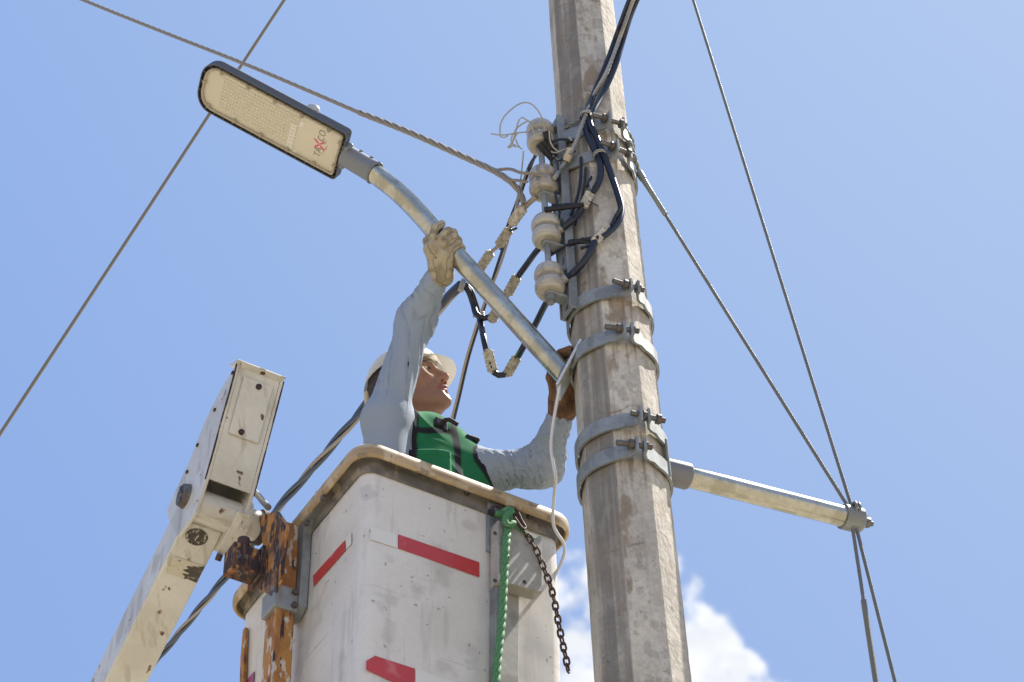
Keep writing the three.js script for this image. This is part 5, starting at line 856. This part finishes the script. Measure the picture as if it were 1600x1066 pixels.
  glove([[rp(878, 632, 5.41), rp(878, 592, 5.412), .030, .031], [rp(882, 625, 5.41), rp(886, 596, 5.415), .028, .028]],
    [T([[870, 592, 5.405], [868, 570, 5.41], [876, 552, 5.405], [890, 546, 5.40]]), T([[876, 590, 5.405], [874, 566, 5.408], [882, 553, 5.400], [894, 556, 5.395]]), T([[884, 592, 5.40], [883, 577, 5.395], [888, 567, 5.385], [894, 572, 5.392]]), T([[888, 598, 5.40], [889, 586, 5.393], [893, 578, 5.386], [897, 584, 5.394]])],
    T([[866, 606, 5.40], [861, 590, 5.385], [862, 578, 5.36]]), [[rp(878, 626, 5.41), rp(879, 640, 5.406), .035, .038]], M.gloveL, at(880, 595, 5.40).add(V(-.085, -.13, -.10)), at(880, 595, 5.40).add(V(.085, .10, .10)));

  // hard hat: shell with ridge, rim and visor; suspension band inside
  const prof = [], SEG = 72, RING = 26, sh = (inset) => { const pos = [], idx = [], uv = [];
    for (let j = 0; j <= RING + 3; j++) for (let i = 0; i <= SEG; i++) { const a = i / SEG * Math.PI * 2, ca = Math.cos(a), sa = Math.sin(a); let x, y, z;
      const bx = .114 - inset, bz = .096 - inset, by = .104 - inset; const rim = .042;
      if (j <= RING) { const t = j / RING * Math.PI / 2, e = .9; x = bx * Math.pow(Math.sin(t), e) * ca; z = bz * Math.pow(Math.sin(t), e) * sa; y = rim + by * Math.cos(t); const ridge = .006 * Math.exp(-(z * z) / .0006) * Math.sin(t) * (1 - Math.sin(t) * .6); y += ridge; }
      else { const k = (j - RING) / 3, vis = .038 * Math.pow(Math.max(0, ca), 2.2) + .004; x = (bx + vis * k) * ca; z = (bz + (vis * .45 + .004) * k) * sa; y = rim - .016 * k * Math.pow(Math.max(0, ca), 1.5) - .004 * k; }
      pos.push(x - .012, y, z); uv.push(i / SEG, j / RING); }
    for (let j = 0; j < RING + 3; j++) for (let i = 0; i < SEG; i++) { const k = j * (SEG + 1) + i, w = SEG + 1; if (inset) idx.push(k, k + w, k + 1, k + 1, k + w, k + w + 1); else idx.push(k, k + 1, k + w, k + 1, k + w + 1, k + w); }
    const g = new THREE.BufferGeometry(); g.setAttribute('position', new THREE.Float32BufferAttribute(pos, 3)); g.setAttribute('uv', new THREE.Float32BufferAttribute(uv, 2)); g.setIndex(idx); g.computeVertexNormals(); return g; };
  const tilt = new THREE.Matrix4().makeRotationX(rad(-9)).multiply(new THREE.Matrix4().makeRotationZ(rad(-2))), hat = part(man, 'hard_hat', sh(0).applyMatrix4(tilt).applyMatrix4(HM), M.hatPlastic);
  const bandPts = []; for (let i = 0; i < 40; i++) { const a = i / 40 * 6.283; bandPts.push(V(.101 * Math.cos(a) - .014, .046, .085 * Math.sin(a)).applyMatrix4(tilt).applyMatrix4(HM)); }
  part(hat, 'suspension_band', boxUV(ribbon([...bandPts, bandPts[0]], .024, .0025)), M.hatBand);
  part(hat, 'nape_strap', tube([V(-.100, .04, .05), V(-.112, -.01, .045), V(-.110, -.05, .04)].map((p) => p.applyMatrix4(HM)), .009, { radial: 8 }), M.bandage);
}

renderer.render(scene, camera);
